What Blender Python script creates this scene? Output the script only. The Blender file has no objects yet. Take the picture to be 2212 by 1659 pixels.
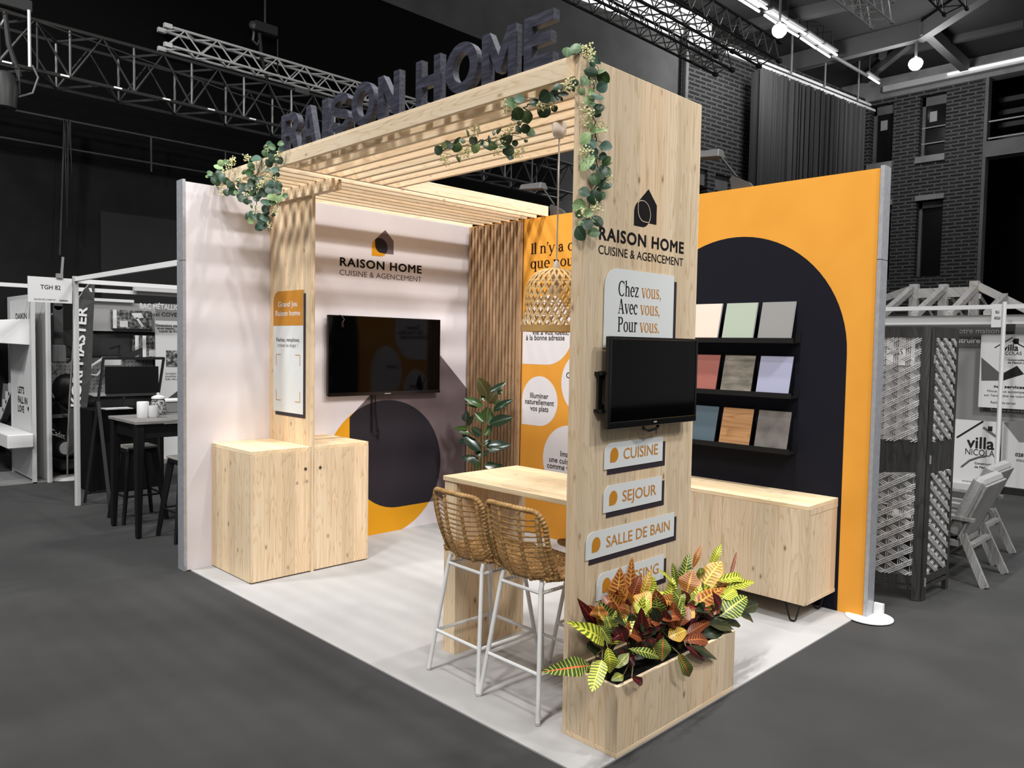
import bpy, math, random
from mathutils import Vector, Matrix
import numpy as np
S = bpy.context.scene
COL = S.collection
# ------------------------------------------------------------------ camera, world, lights
W, H = 2212, 1659
CAM = Vector((5.3307, 5.9919, 1.7943)); YAW, PIT, ROL, FPX = 3.92934, -0.049313, 0.017032, 1675.405
FW = Vector((math.cos(YAW)*math.cos(PIT), math.sin(YAW)*math.cos(PIT), math.sin(PIT)))
RT0 = Vector((math.sin(YAW), -math.cos(YAW), 0)); UP0 = RT0.cross(FW)
RT = RT0*math.cos(ROL) + UP0*math.sin(ROL); UP = UP0*math.cos(ROL) - RT0*math.sin(ROL)
cd = bpy.data.cameras.new('camera'); cam = bpy.data.objects.new('camera', cd); COL.objects.link(cam)
cd.sensor_fit = 'HORIZONTAL'; cd.sensor_width = 36.0; cd.lens = FPX/W*36.0; cd.clip_end = 200
M4 = Matrix.Identity(4)
for i in range(3):
    M4[i][0] = RT[i]; M4[i][1] = UP[i]; M4[i][2] = -FW[i]; M4[i][3] = CAM[i]
cam.matrix_world = M4; S.camera = cam
vs = S.view_settings; vs.view_transform = 'Standard'; vs.look = 'None'; vs.gamma = 1; vs.use_curve_mapping = False
vs.exposure = 0.52
wd = bpy.data.worlds.new('hall_air'); S.world = wd; wd.use_nodes = True
wd.node_tree.nodes['Background'].inputs[0].default_value = (1, 1, 1, 1)
wd.node_tree.nodes['Background'].inputs[1].default_value = 0.20
def lamp(name, loc, tgt, power, size, col=(1, 1, 1), kind='AREA', spot=70):
    l = bpy.data.lights.new(name, kind); l.energy = power; l.color = col
    if kind == 'AREA': l.shape = 'DISK'; l.size = size
    else:
        l.shadow_soft_size = size
        if kind == 'SPOT': l.spot_size = math.radians(spot); l.spot_blend = .6
    o = bpy.data.objects.new(name, l); COL.objects.link(o); o.location = loc
    o.rotation_euler = (Vector(tgt) - Vector(loc)).to_track_quat('-Z', 'Y').to_euler()
    return o
# unseen hall floods: a row above the aisle, a row in front of the stand and a row behind the viewer
for i, x in enumerate((-1.2, 1.6, 4.4)):
    lamp('unseen_flood_light', (x, 3.5, 9.8), (1.2, 1.0, 0), 640, .14, (1, .985, .965), 'SPOT', 95)
lamp('unseen_flood_light', (-2.6, 12.2, 10.6), (1.8, 2.4, 1.2), 1500, .5, (1, .98, .96), 'SPOT', 75)
lamp('unseen_flood_light', (7.6, 4.0, 10.4), (.6, 1.6, 1.2), 1750, .5, (1, .98, .96), 'SPOT', 85)
lamp('unseen_flood_light', (8.5, 12.5, 9.6), (1.6, 1.6, 1.4), 1500, .9, (1, .975, .95), 'SPOT', 75)
lamp('unseen_flood_light', (8.6, -2.0, 8.8), (2.3, -4.6, .8), 1700, .5, (1, 1, 1), 'SPOT', 90)  # unseen lamp added to brighten the neighbouring stands on the left
lamp('unseen_flood_light', (1.6, 9.5, 9.8), (-4.5, 3.2, 1.2), 1900, .5, (1, 1, 1), 'SPOT', 80)  # unseen lamp added to brighten the stand and chairs on the right

# ------------------------------------------------------------------ helpers
def ray(u, v): return FW + RT*((u - W/2)/FPX) + UP*((H/2 - v)/FPX)
def at(u, v, x=None, y=None, z=None, d=None):
    r = ray(u, v)
    if d is not None: return CAM + r*d
    a, val = (0, x) if x is not None else ((1, y) if y is not None else (2, z))
    return CAM + r*((val - CAM[a])/r[a])
def depth(p): return (Vector(p) - CAM).dot(FW)
def lin(c):
    if isinstance(c, (int, float)): c = (c, c, c)
    o = []
    for k in c:
        k = k/255.
        o.append(k/12.92 if k <= .04045 else ((k + .055)/1.055)**2.4)
    return (o[0], o[1], o[2], 1)
class MB:
    def __init__(s): s.v = []; s.f = []; s.m = []; s.uv = {}
    def box(s, x0, x1, y0, y1, z0, z1, m=0):
        b = len(s.v)
        s.v += [Vector(p) for p in ((x0,y0,z0),(x1,y0,z0),(x1,y1,z0),(x0,y1,z0),(x0,y0,z1),(x1,y0,z1),(x1,y1,z1),(x0,y1,z1))]
        for q in ((0,3,2,1),(4,5,6,7),(0,1,5,4),(1,2,6,5),(2,3,7,6),(3,0,4,7)): s.f.append([b+k for k in q]); s.m.append(m)
        return s
    def hexa(s, p, m=0):
        b = len(s.v); s.v += [Vector(q) for q in p]
        for q in ((0,3,2,1),(4,5,6,7),(0,1,5,4),(1,2,6,5),(2,3,7,6),(3,0,4,7)): s.f.append([b+k for k in q]); s.m.append(m)
        return s
    def bar(s, a, b, w, t, up=(0,0,1), m=0, w2=None, t2=None):
        a, b = Vector(a), Vector(b); d = (b-a).normalized(); u = Vector(up)
        if abs(d.dot(u)) > .98: u = Vector((1,0,0))
        r = d.cross(u).normalized(); n = r.cross(d)
        w2 = w if w2 is None else w2; t2 = t if t2 is None else t2
        P = []
        for q, ww, tt in ((a, w, t), (b, w2, t2)):
            P += [q - r*ww/2 - n*tt/2, q + r*ww/2 - n*tt/2, q + r*ww/2 + n*tt/2, q - r*ww/2 + n*tt/2]
        return s.hexa(P, m)
    def tube(s, pts, r, n=8, m=0, caps=True, closed=False):
        pts = [Vector(p) for p in pts]; N = len(pts); b0 = len(s.v)
        rs = r if isinstance(r, (list, tuple)) else [r]*N
        prev = None
        for i, p in enumerate(pts):
            if closed: d = (pts[(i+1) % N] - pts[i-1])
            else: d = pts[min(i+1, N-1)] - pts[max(i-1, 0)]
            d = d.normalized() if d.length > 1e-9 else Vector((0,0,1))
            if prev is None:
                u = Vector((0,0,1)) if abs(d.z) < .9 else Vector((1,0,0))
                prev = d.cross(u).normalized()
            prev = (prev - d*prev.dot(d)).normalized(); q = d.cross(prev)
            for k in range(n):
                a = 2*math.pi*k/n; s.v.append(p + (prev*math.cos(a) + q*math.sin(a))*rs[i])
        for i in range(N if closed else N-1):
            j = (i+1) % N
            for k in range(n):
                k2 = (k+1) % n
                s.f.append([b0+i*n+k, b0+i*n+k2, b0+j*n+k2, b0+j*n+k]); s.m.append(m)
        if caps and not closed:
            s.f.append([b0+k for k in range(n)][::-1]); s.m.append(m)
            s.f.append([b0+(N-1)*n+k for k in range(n)]); s.m.append(m)
        return s
    def lathe(s, prof, c=(0,0,0), n=20, m=0):
        c = Vector(c); b0 = len(s.v); N = len(prof)
        for r, z in prof:
            for k in range(n):
                a = 2*math.pi*k/n; s.v.append(c + Vector((r*math.cos(a), r*math.sin(a), z)))
        for i in range(N-1):
            for k in range(n):
                k2 = (k+1) % n
                s.f.append([b0+i*n+k, b0+i*n+k2, b0+(i+1)*n+k2, b0+(i+1)*n+k]); s.m.append(m)
        return s
    def prism(s, pts, n, m=0):
        pts = [Vector(p) for p in pts]; n = Vector(n); b = len(s.v); N = len(pts)
        s.v += pts + [p + n for p in pts]
        s.f.append([b+k for k in range(N)][::-1]); s.m.append(m)
        s.f.append([b+N+k for k in range(N)]); s.m.append(m)
        for k in range(N):
            j = (k+1) % N; s.f.append([b+k, b+j, b+N+j, b+N+k]); s.m.append(m)
        return s
    def ball(s, c, r, n=8, m=0, sq=(1,1,1)):
        c = Vector(c); b = len(s.v); R = n//2
        for i in range(R+1):
            t = math.pi*i/R
            for k in range(n):
                a = 2*math.pi*k/n
                s.v.append(c + Vector((r*sq[0]*math.sin(t)*math.cos(a), r*sq[1]*math.sin(t)*math.sin(a), r*sq[2]*math.cos(t))))
        for i in range(R):
            for k in range(n):
                k2 = (k+1) % n
                s.f.append([b+i*n+k, b+(i+1)*n+k, b+(i+1)*n+k2, b+i*n+k2]); s.m.append(m)
        return s
    def add(s, verts, faces, m=0, uvs=None):
        b = len(s.v); s.v += [Vector(p) for p in verts]
        for q in faces:
            if uvs is not None: s.uv[len(s.f)] = [uvs[k] for k in q]
            s.f.append([b+k for k in q]); s.m.append(m)
        return s
def worg(o):
    p = Vector((0,0,0))
    while o is not None: p += Vector(o.location); o = o.parent
    return p
def obj(name, mb, mats, parent=None, smooth=False, bevel=0, local=False, origin=None):
    me = bpy.data.meshes.new(name)
    if isinstance(mb, MB):
        vs_, fs, ms = mb.v, mb.f, mb.m
    else: vs_, fs, ms = mb[0], mb[1], [0]*len(mb[1])
    if parent is not None: off = Vector((0,0,0)) if local else worg(parent); loc = Vector((0,0,0))
    elif local: off = Vector((0,0,0)); loc = Vector((0,0,0))
    else:
        if origin is None:
            xs = [v[0] for v in vs_]; ys = [v[1] for v in vs_]; zs = [v[2] for v in vs_]
            origin = ((min(xs)+max(xs))/2, (min(ys)+max(ys))/2, min(zs))
        off = Vector(origin); loc = off
    me.from_pydata([tuple(Vector(v) - off) for v in vs_], [], fs)
    mats = mats if isinstance(mats, (list, tuple)) else [mats]
    for k in mats: me.materials.append(k)
    if len(mats) > 1: me.polygons.foreach_set('material_index', ms)
    if isinstance(mb, MB) and mb.uv:
        ul = me.uv_layers.new(name='UVMap')
        for p in me.polygons:
            q = mb.uv.get(p.index)
            if q:
                for li, c in zip(p.loop_indices, q): ul.data[li].uv = c
    if smooth:
        me.shade_smooth()
        me.set_sharp_from_angle(angle=math.radians(42))
    me.update()
    o = bpy.data.objects.new(name, me); COL.objects.link(o); o.location = loc
    if parent is not None: o.parent = parent
    if bevel:
        b = o.modifiers.new('edge', 'BEVEL'); b.width = bevel; b.segments = 1; b.limit_method = 'ANGLE'
    return o
def tag(o, label, cat, group=None, kind=None):
    o['label'] = label; o['category'] = cat
    if group: o['group'] = group
    if kind: o['kind'] = kind
    return o
def thing(name, loc, label, cat, group=None, rz=0):
    o = bpy.data.objects.new(name, None); COL.objects.link(o); o.location = loc; o.rotation_euler = (0,0,rz); o.empty_display_size = .1
    return tag(o, label, cat, group)
def struct(name, mb, mat, **k):
    o = obj(name, mb, mat, **k); o['kind'] = 'structure'; return o
def dup(root, loc, rz, label, group=None):
    r = root.copy(); COL.objects.link(r); r.location = loc; r.rotation_euler = (0,0,rz); r['label'] = label
    if group: r['group'] = group
    for ch in list(root.children):
        c = ch.copy(); COL.objects.link(c); c.parent = r
        for g in list(ch.children):
            d = g.copy(); COL.objects.link(d); d.parent = c
    return r
# ---- flat graphics: frames on a plane, filled outlines and lettering
class Fr:
    def __init__(s, o, a, b): s.o = Vector(o); s.a = Vector(a).normalized(); s.b = Vector(b).normalized(); s.n = s.a.cross(s.b)
    def p(s, u, v, w=0): return s.o + s.a*u + s.b*v + s.n*w
def curve_mesh(cu):
    o = bpy.data.objects.new('tmp', cu); me = bpy.data.meshes.new_from_object(o)
    V = [v.co.copy() for v in me.vertices]; F = [list(p.vertices) for p in me.polygons]
    bpy.data.objects.remove(o); bpy.data.meshes.remove(me); bpy.data.curves.remove(cu)
    return V, F
def fill(loops, ext=0, bev=0):
    cu = bpy.data.curves.new('tmp', 'CURVE'); cu.dimensions = '2D'; cu.fill_mode = 'BOTH'; cu.extrude = ext; cu.bevel_depth = bev; cu.bevel_resolution = 0
    for L in loops:
        sp = cu.splines.new('POLY'); sp.points.add(len(L)-1); sp.use_cyclic_u = True
        for k, (x, y) in enumerate(L): sp.points[k].co = (x, y, 0, 1)
    return curve_mesh(cu)
CAPH = [None]
def glyphs(txt, spacing=1.0, font_bold=0.0):
    cu = bpy.data.curves.new('tmp', 'FONT'); cu.body = txt; cu.space_character = spacing; cu.resolution_u = 3
    V, F = curve_mesh(cu)
    if font_bold > 0:
        V2, F2 = list(V), list(F)
        for k in range(6):
            a = math.pi*2*k/6; b = len(V2)
            V2 += [Vector((v.x + math.cos(a)*font_bold, v.y + math.sin(a)*font_bold, v.z + .002*(k+1))) for v in V]
            F2 += [[i+b for i in f] for f in F]
        V, F = V2, F2
    return V, F
def text(mb, fr, txt, u, v, h=None, w=None, bold=0, sp=1.0, off=.0012, m=0, align='L', ref=None, xh=None):
    """lettering: left end u, baseline v, cap height h, optional forced width w"""
    if CAPH[0] is None:
        t, _ = glyphs('H'); CAPH[0] = max(p.y for p in t) - min(p.y for p in t)
    V, F = glyphs(txt, sp, bold)
    x0 = min(p.x for p in V); x1 = max(p.x for p in V)
    sy = h/CAPH[0]; sx = (w/(x1-x0)) if w else sy
    ww = (x1-x0)*sx
    if align == 'C': u = u - ww/2
    elif align == 'R': u = u - ww
    mb.add([fr.p(u + (p.x-x0)*sx, v + p.y*sy, off + p.z*.02) for p in V], F, m)
    return ww
def flat(mb, fr, loops, off=.001, m=0):
    V, F = fill(loops); mb.add([fr.p(p.x, p.y, off) for p in V], F, m)
def arc(cx, cy, rx, ry, a0, a1, n=14):
    return [(cx + rx*math.cos(math.radians(a0 + (a1-a0)*k/n)), cy + ry*math.sin(math.radians(a0 + (a1-a0)*k/n))) for k in range(n+1)]
def drop(x0, x1, y0, y1, corner='bl', n=14):
    """a square with three round corners and one sharp one"""
    cx, cy, rx, ry = (x0+x1)/2, (y0+y1)/2, (x1-x0)/2, (y1-y0)/2
    L = []
    for c, a, px, py in (('bl',180,x0,y0),('br',270,x1,y0),('tr',0,x1,y1),('tl',90,x0,y1)):
        L += [(px, py)] if c == corner else arc(cx, cy, rx, ry, a, a+90, n)
    return L
def rrect(x0, x1, y0, y1, tl=.03):
    return [(x0,y0),(x1,y0),(x1,y1)] + arc(x0+tl, y1-tl, tl, tl, 90, 180, 8)
def clip_poly(P, axis, val, keep_less):
    out = []
    N = len(P)
    ins = (lambda q: q[axis] <= val) if keep_less else (lambda q: q[axis] >= val)
    for i in range(N):
        a, b = P[i], P[(i+1) % N]
        if ins(a): out.append(a)
        if ins(a) != ins(b):
            t = (val-a[axis])/(b[axis]-a[axis]); out.append((a[0]+(b[0]-a[0])*t, a[1]+(b[1]-a[1])*t))
    return out
def inter(P, Q):
    """convex clip of P by Q (both counter-clockwise)"""
    out = P
    for i in range(len(Q)):
        a, b = Q[i], Q[(i+1) % len(Q)]
        if (a[0]-b[0])**2 + (a[1]-b[1])**2 < 1e-12: continue
        cr = lambda p: (b[0]-a[0])*(p[1]-a[1]) - (b[1]-a[1])*(p[0]-a[0])
        new = []
        for k in range(len(out)):
            p, q = out[k], out[(k+1) % len(out)]
            cp, cq = cr(p), cr(q)
            if cp >= -1e-9: new.append(p)
            if (cp > 0) != (cq > 0) and abs(cp-cq) > 1e-12:
                t = cp/(cp-cq); new.append((p[0]+(q[0]-p[0])*t, p[1]+(q[1]-p[1])*t))
        out = new
        if not out: break
    return out
def house(s, ox, oy):
    """the company's house outline, unit s, origin at the drop's left bottom corner; counter-clockwise"""
    e = lambda x, y: (ox + x*s, oy + y*s)
    P = [(.243,.033),(.243,.150)]
    P += [(.2425,.155),(.240,.160)] + [(.153,.2425),(.147,.2475),(.140,.2425)] + [(.035,.150)]
    P += [(.035,.105)] + [(x, y) for x, y in arc(.107,.105,.072,.072,180,270,12)]
    return [e(*q) for q in P]
def dropl(s, ox, oy): return drop(ox, ox+.175*s, oy, oy+.1685*s, 'bl', 18)

# ------------------------------------------------------------------ materials
def mat(name, base, rough=.6, metal=0, spec=.5, build=None, coat=0):
    m = bpy.data.materials.new(name); m.use_nodes = True; nt = m.node_tree; b = nt.nodes['Principled BSDF']
    b.inputs['Base Color'].default_value = base; b.inputs['Roughness'].default_value = rough; b.inputs['Metallic'].default_value = metal
    b.inputs['Specular IOR Level'].default_value = spec; b.inputs['Coat Weight'].default_value = coat
    if build: build(nt, b)
    return m
def N(nt, t, **k):
    n = nt.nodes.new(t)
    for a, b in k.items():
        if a.startswith('i_'): n.inputs[int(a[2:])].default_value = b
        else: setattr(n, a, b)
    return n
def L(nt, a, b): nt.links.new(a, b)
def mathn(nt, op, a, b=None):
    n = N(nt, 'ShaderNodeMath', operation=op)
    for i, q in enumerate((a, b)):
        if q is None: continue
        if isinstance(q, (int, float)): n.inputs[i].default_value = q
        else: L(nt, q, n.inputs[i])
    return n.outputs[0]
def mixc(nt, fac, a, b, mode='MIX'):
    n = N(nt, 'ShaderNodeMix', data_type='RGBA', blend_type=mode)
    for i, q in ((0, fac), (6, a), (7, b)):
        if isinstance(q, (int, float)): n.inputs[i].default_value = q
        elif isinstance(q, tuple): n.inputs[i].default_value = q
        else: L(nt, q, n.inputs[i])
    return n.outputs[2]
def ramp(nt, fac, stops):
    r = N(nt, 'ShaderNodeValToRGB'); e = r.color_ramp.elements
    while len(e) < len(stops): e.new(.5)
    for k, (p, c) in enumerate(stops): e[k].position = p; e[k].color = c if len(c) == 4 else (*c, 1)
    L(nt, fac, r.inputs[0]); return r.outputs[0]
def coords(nt, scale=(1,1,1), loc=(0,0,0), kind='Object', rot=(0,0,0)):
    t = N(nt, 'ShaderNodeTexCoord'); mp = N(nt, 'ShaderNodeMapping')
    mp.inputs['Scale'].default_value = scale; mp.inputs['Location'].default_value = loc; mp.inputs['Rotation'].default_value = rot
    L(nt, t.outputs[kind], mp.inputs[0]); return mp.outputs[0]
def bump(nt, b, h, st=.2, dist=.002):
    n = N(nt, 'ShaderNodeBump'); n.inputs['Strength'].default_value = st; n.inputs['Distance'].default_value = dist
    L(nt, h, n.inputs['Height']); L(nt, n.outputs[0], b.inputs['Normal'])
def wood(name, axis, light, mid, dark, stave=.105, seed=0, knots=1.0, rough=.62, spec=.3):
    """softwood panel: staves, fine grain along axis, cathedral waves and knots"""
    def bld(nt, b):
        c = coords(nt, loc=(seed*1.37, seed*.71, seed*2.3))
        sx = N(nt, 'ShaderNodeSeparateXYZ'); L(nt, c, sx.inputs[0])
        o = [k for k in range(3) if k != axis]
        g = sx.outputs[axis]; a = mathn(nt, 'ADD', sx.outputs[o[0]], sx.outputs[o[1]])
        st = mathn(nt, 'FLOOR', mathn(nt, 'DIVIDE', a, stave))
        wn = N(nt, 'ShaderNodeTexWhiteNoise', noise_dimensions='1D'); L(nt, st, wn.inputs['W'])
        # grain
        cb = N(nt, 'ShaderNodeCombineXYZ')
        L(nt, mathn(nt, 'MULTIPLY', a, 75.), cb.inputs[0]); L(nt, mathn(nt, 'MULTIPLY', g, 1.6), cb.inputs[1]); L(nt, mathn(nt, 'MULTIPLY', wn.outputs[0], 40.), cb.inputs[2])
        n1 = N(nt, 'ShaderNodeTexNoise'); n1.inputs['Scale'].default_value = 1.; n1.inputs['Detail'].default_value = 3.; n1.inputs['Distortion'].default_value = .4
        L(nt, cb.outputs[0], n1.inputs['Vector'])
        # broad rings
        cb2 = N(nt, 'ShaderNodeCombineXYZ')
        L(nt, mathn(nt, 'MULTIPLY', a, 9.), cb2.inputs[0]); L(nt, mathn(nt, 'MULTIPLY', g, .9), cb2.inputs[1]); L(nt, mathn(nt, 'MULTIPLY', wn.outputs[0], 17.), cb2.inputs[2])
        n2 = N(nt, 'ShaderNodeTexNoise'); n2.inputs['Scale'].default_value = 1.3; n2.inputs['Detail'].default_value = 1.
        L(nt, cb2.outputs[0], n2.inputs['Vector'])
        wv = mathn(nt, 'FRACT', mathn(nt, 'MULTIPLY', n2.outputs[0], 13.))
        rings = ramp(nt, wv, [(0,(0,0,0)), (.55,(.05,.05,.05)), (.9,(.75,.75,.75)), (1,(0,0,0))])
        f = mathn(nt, 'ADD', mathn(nt, 'MULTIPLY', n1.outputs[0], .82), mathn(nt, 'MULTIPLY', rings, .34))
        col = ramp(nt, f, [(.24, light), (.54, mid), (.86, dark)])
        tone = ramp(nt, wn.outputs[0], [(0, (.84,.82,.79)), (.5,(1,1,1)), (1,(.98,.91,.84))])
        col = mixc(nt, 1., col, tone, 'MULTIPLY')
        # knots
        cb3 = N(nt, 'ShaderNodeCombineXYZ')
        for k in range(3): L(nt, mathn(nt, 'MULTIPLY', sx.outputs[k], 4.6 if k == axis else 9.5), cb3.inputs[k])
        vo = N(nt, 'ShaderNodeTexVoronoi'); vo.inputs['Scale'].default_value = 1.; L(nt, cb3.outputs[0], vo.inputs['Vector'])
        kn = ramp(nt, vo.outputs['Distance'], [(.0,(1,1,1)), (.05,(.85,.85,.85)), (.085,(.30,.30,.30)), (.15,(0,0,0))])
        kf = mathn(nt, 'MULTIPLY', kn, knots)
        col = mixc(nt, kf, col, (dark[0]*.42, dark[1]*.32, dark[2]*.24, 1))
        L(nt, col, b.inputs['Base Color'])
        bump(nt, b, n1.outputs[0], .12, .001)
    return mat(name, mid if len(mid) == 4 else (*mid, 1), rough, 0, spec, bld)
def noisy(name, c1, c2, scale=40, rough=.85, detail=3, st=0, spec=.3, metal=0, sc3=(1,1,1), lo=.35, hi=.65):
    def bld(nt, b):
        n = N(nt, 'ShaderNodeTexNoise'); n.inputs['Scale'].default_value = scale; n.inputs['Detail'].default_value = detail
        L(nt, coords(nt, scale=sc3), n.inputs['Vector'])
        L(nt, ramp(nt, n.outputs[0], [(lo, c1), (hi, c2)]), b.inputs['Base Color'])
        if st: bump(nt, b, n.outputs[0], st, .003)
    return mat(name, c1, rough, metal, spec, bld)
SPL, SPM, SPD = (.84,.69,.50,1), (.75,.58,.38,1), (.55,.37,.20,1)
wood_x = wood('spruce_board_lengthwise', 0, SPL, SPM, SPD, .07, 3, .8)
wood_y = wood('spruce_board_crosswise', 1, SPL, SPM, SPD, .07, 5, .8)
wood_z = wood('spruce_panel_upright', 2, SPL, SPM, SPD, .115, 1, 1.)
wood_z2 = wood('spruce_panel_pale', 2, (.76,.63,.46,1), (.67,.53,.36,1), (.50,.35,.20,1), .105, 8, 1.)
PLP = ((.88,.755,.575,1), (.81,.66,.46,1), (.62,.45,.27,1))
wood_px = wood('pale_roof_board_crosswise', 0, *PLP, .07, 7, .7)
wood_py = wood('pale_roof_board', 1, *PLP, .07, 9, .7)
wood_top = wood('spruce_top', 1, (.88,.74,.52,1), (.80,.63,.40,1), (.64,.45,.24,1), .09, 4, .7)
oak_slat = wood('brown_slat_wood', 2, (.46,.305,.18,1), (.36,.225,.125,1), (.23,.13,.065,1), .044, 2, 0, .55)
def ply_edge(nt, b):
    pass
white_fabric = noisy('white_stretch_fabric', lin((224,218,220)), lin((219,213,216)), 3, .9, 2)
yellow_fabric = noisy('amber_stretch_fabric', (.77,.345,.045,1), (.73,.32,.038,1), 3, .88, 2)
navy = mat('navy_print', lin((18,19,29)), .85, 0, .2)
mauve = noisy('mauve_grey_print', lin((112,98,100)), lin((105,92,95)), 5, .88, 2)
darkprint = mat('dark_plum_print', lin((40,36,42)), .85, 0, .2)
amberprint = mat('amber_print', (.70,.32,.012,1), .85, 0, .2)
black_print = mat('black_print', lin((18,14,16)), .7, 0, .2)
grey_print = mat('grey_brown_print', lin((92,80,80)), .7, 0, .2)
lilac_print = mat('pale_grey_print', lin((222,219,222)), .85, 0, .2)
serif_print = mat('dark_red_black_print', lin((34,12,14)), .8, 0, .2)
sign_white = mat('white_sign_board', lin((216,219,218)), .5, 0, .3)
sign_shadow = mat('aubergine_sign_board', lin((48,40,48)), .6, 0, .3)
ochre_print = mat('ochre_print', lin((194,130,36)), .6, 0, .3)
brown_print = mat('ochre_brown_lettering', lin((190,128,50)), .6, 0, .3)
alu = noisy('brushed_aluminium', lin((190,192,197)), lin((178,180,186)), 30, .38, 2, 0, .5, .55)
carpet = noisy('light_grey_carpet', (.435,.43,.427,1), (.40,.396,.393,1), 2.2, .95, 5, 0, .1)
dark_carpet = noisy('charcoal_carpet', lin(66), lin(59), 1.6, .95, 5, 0, .1)
white_paint = mat('white_painted_metal', lin((226,226,224)), .4, 0, .5)
black_metal = mat('black_metal', lin((16,16,18)), .45, .3, .5)
black_gloss = mat('black_glossy_screen', lin((3,3,4)), .06, 0, .16)
black_plastic = mat('black_plastic', lin((14,14,15)), .3, 0, .5)
black_matte = mat('black_matte_wood', lin((17,17,18)), .6, 0, .3)
letter_paint = noisy('blue_black_stained_wood', lin((38,39,50)), lin((70,71,87)), 9, .55, 4, .25, .4, 0, (6,1,6), .4, .75)
rattan = noisy('honey_rattan', (.52,.325,.135,1), (.32,.175,.06,1), 26, .55, 3, .3)
rattan_thin = noisy('brown_cane', (.41,.235,.09,1), (.26,.135,.045,1), 30, .5, 3, .2)
bamboo = noisy('pale_bamboo', (.86,.62,.31,1), (.78,.52,.23,1), 22, .55, 3)
bamboo_rim = noisy('bamboo_rim', (.66,.42,.16,1), (.56,.33,.11,1), 9, .5, 3)
white_plastic = mat('white_plastic', lin((232,226,216)), .4)
knob_steel = mat('dark_steel', lin((110,100,90)), .3, .8)
soil = noisy('dark_soil', lin(22), lin(34), 60, .95, 4, .5)
def g(name, v, rough=.7, spec=.3, metal=0): return mat(name, lin(v), rough, metal, spec)
grey_white = g('hall_white_panel', 208); grey_light = g('hall_light_grey', 180); grey_mid = g('hall_mid_grey', 120); grey_dark = g('hall_dark_grey', 62)
grey_black = g('hall_black', 22); grey_deep = g('hall_deep_black', 12, .9, .1); ink = g('ink_black', 24); soft_ink = g('soft_ink', 96)
truss_metal = g('dark_truss_aluminium', 92, .35, .5, .75); truss_bright = g('bright_truss_aluminium', 240, .35, .5, .15)
dark_wood = wood('dark_carved_wood', 2, lin(62), lin(46), lin(26), .08, 6, .6)
lattice_mat = noisy('grey_cane_lattice', lin(196), lin(156), 30, .6, 2)
timber = wood('pale_grey_timber', 0, lin(206), lin(184), lin(140), .09, 2, .7)
chair_wood = wood('grey_chair_wood', 2, lin(150), lin(128), lin(96), .09, 4, .3)
cushion_mat = noisy('grey_cushion_fabric', lin(146), lin(132), 60, .95, 3, .2)
drape = noisy('black_drape', lin(17), lin(21), 5, .95, 2)
concrete = noisy('grey_concrete', lin(116), lin(102), 1.2, .85, 5)
concrete_light = noisy('pale_concrete', lin(150), lin(120), 1.2, .85, 5)
ceil_mat = noisy('dark_ceiling_boards', lin(44), lin(38), .8, .9, 3)
glass_dark = mat('dark_window_glass', lin(26), .15, 0, .5)
def emis(name, v, st):
    def bld(nt, b):
        b.inputs['Emission Color'].default_value = (v, v, v, 1); b.inputs['Emission Strength'].default_value = st
    return mat(name, (v, v, v, 1), .5, 0, .2, bld)
tube_lit = emis('lit_fluorescent_tube', 1, 4.5); flood_lit = emis('lit_flood_lens', 1, 14); band_glow = emis('glowing_wall_band', .9, .75)
def brick_b(nt, b):
    t = N(nt, 'ShaderNodeTexCoord'); sx = N(nt, 'ShaderNodeSeparateXYZ'); L(nt, t.outputs['Object'], sx.inputs[0])
    cb = N(nt, 'ShaderNodeCombineXYZ'); L(nt, mathn(nt, 'ADD', sx.outputs[0], sx.outputs[1]), cb.inputs[0]); L(nt, sx.outputs[2], cb.inputs[1])
    br = N(nt, 'ShaderNodeTexBrick'); L(nt, cb.outputs[0], br.inputs['Vector'])
    br.inputs['Scale'].default_value = 1.; br.inputs['Brick Width'].default_value = .46; br.inputs['Row Height'].default_value = .125; br.inputs['Mortar Size'].default_value = .03
    br.inputs['Color1'].default_value = lin(34); br.inputs['Color2'].default_value = lin(46); br.inputs['Mortar'].default_value = lin(82)
    br.inputs['Mortar Smooth'].default_value = .1
    br2 = N(nt, 'ShaderNodeTexBrick'); L(nt, cb.outputs[0], br2.inputs['Vector'])
    br2.inputs['Scale'].default_value = 1.; br2.inputs['Brick Width'].default_value = .115; br2.inputs['Row Height'].default_value = .0625; br2.inputs['Mortar Size'].default_value = .009
    br2.inputs['Color1'].default_value = (1,1,1,1); br2.inputs['Color2'].default_value = (.8,.8,.8,1); br2.inputs['Mortar'].default_value = (1.7,1.7,1.7,1)
    L(nt, mixc(nt, 1., br.outputs['Color'], br2.outputs['Color'], 'MULTIPLY'), b.inputs['Base Color'])
    bump(nt, b, br.outputs['Fac'], .6, .02)
brick = mat('grey_brickwork', lin(60), .85, 0, .2, brick_b)
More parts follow.
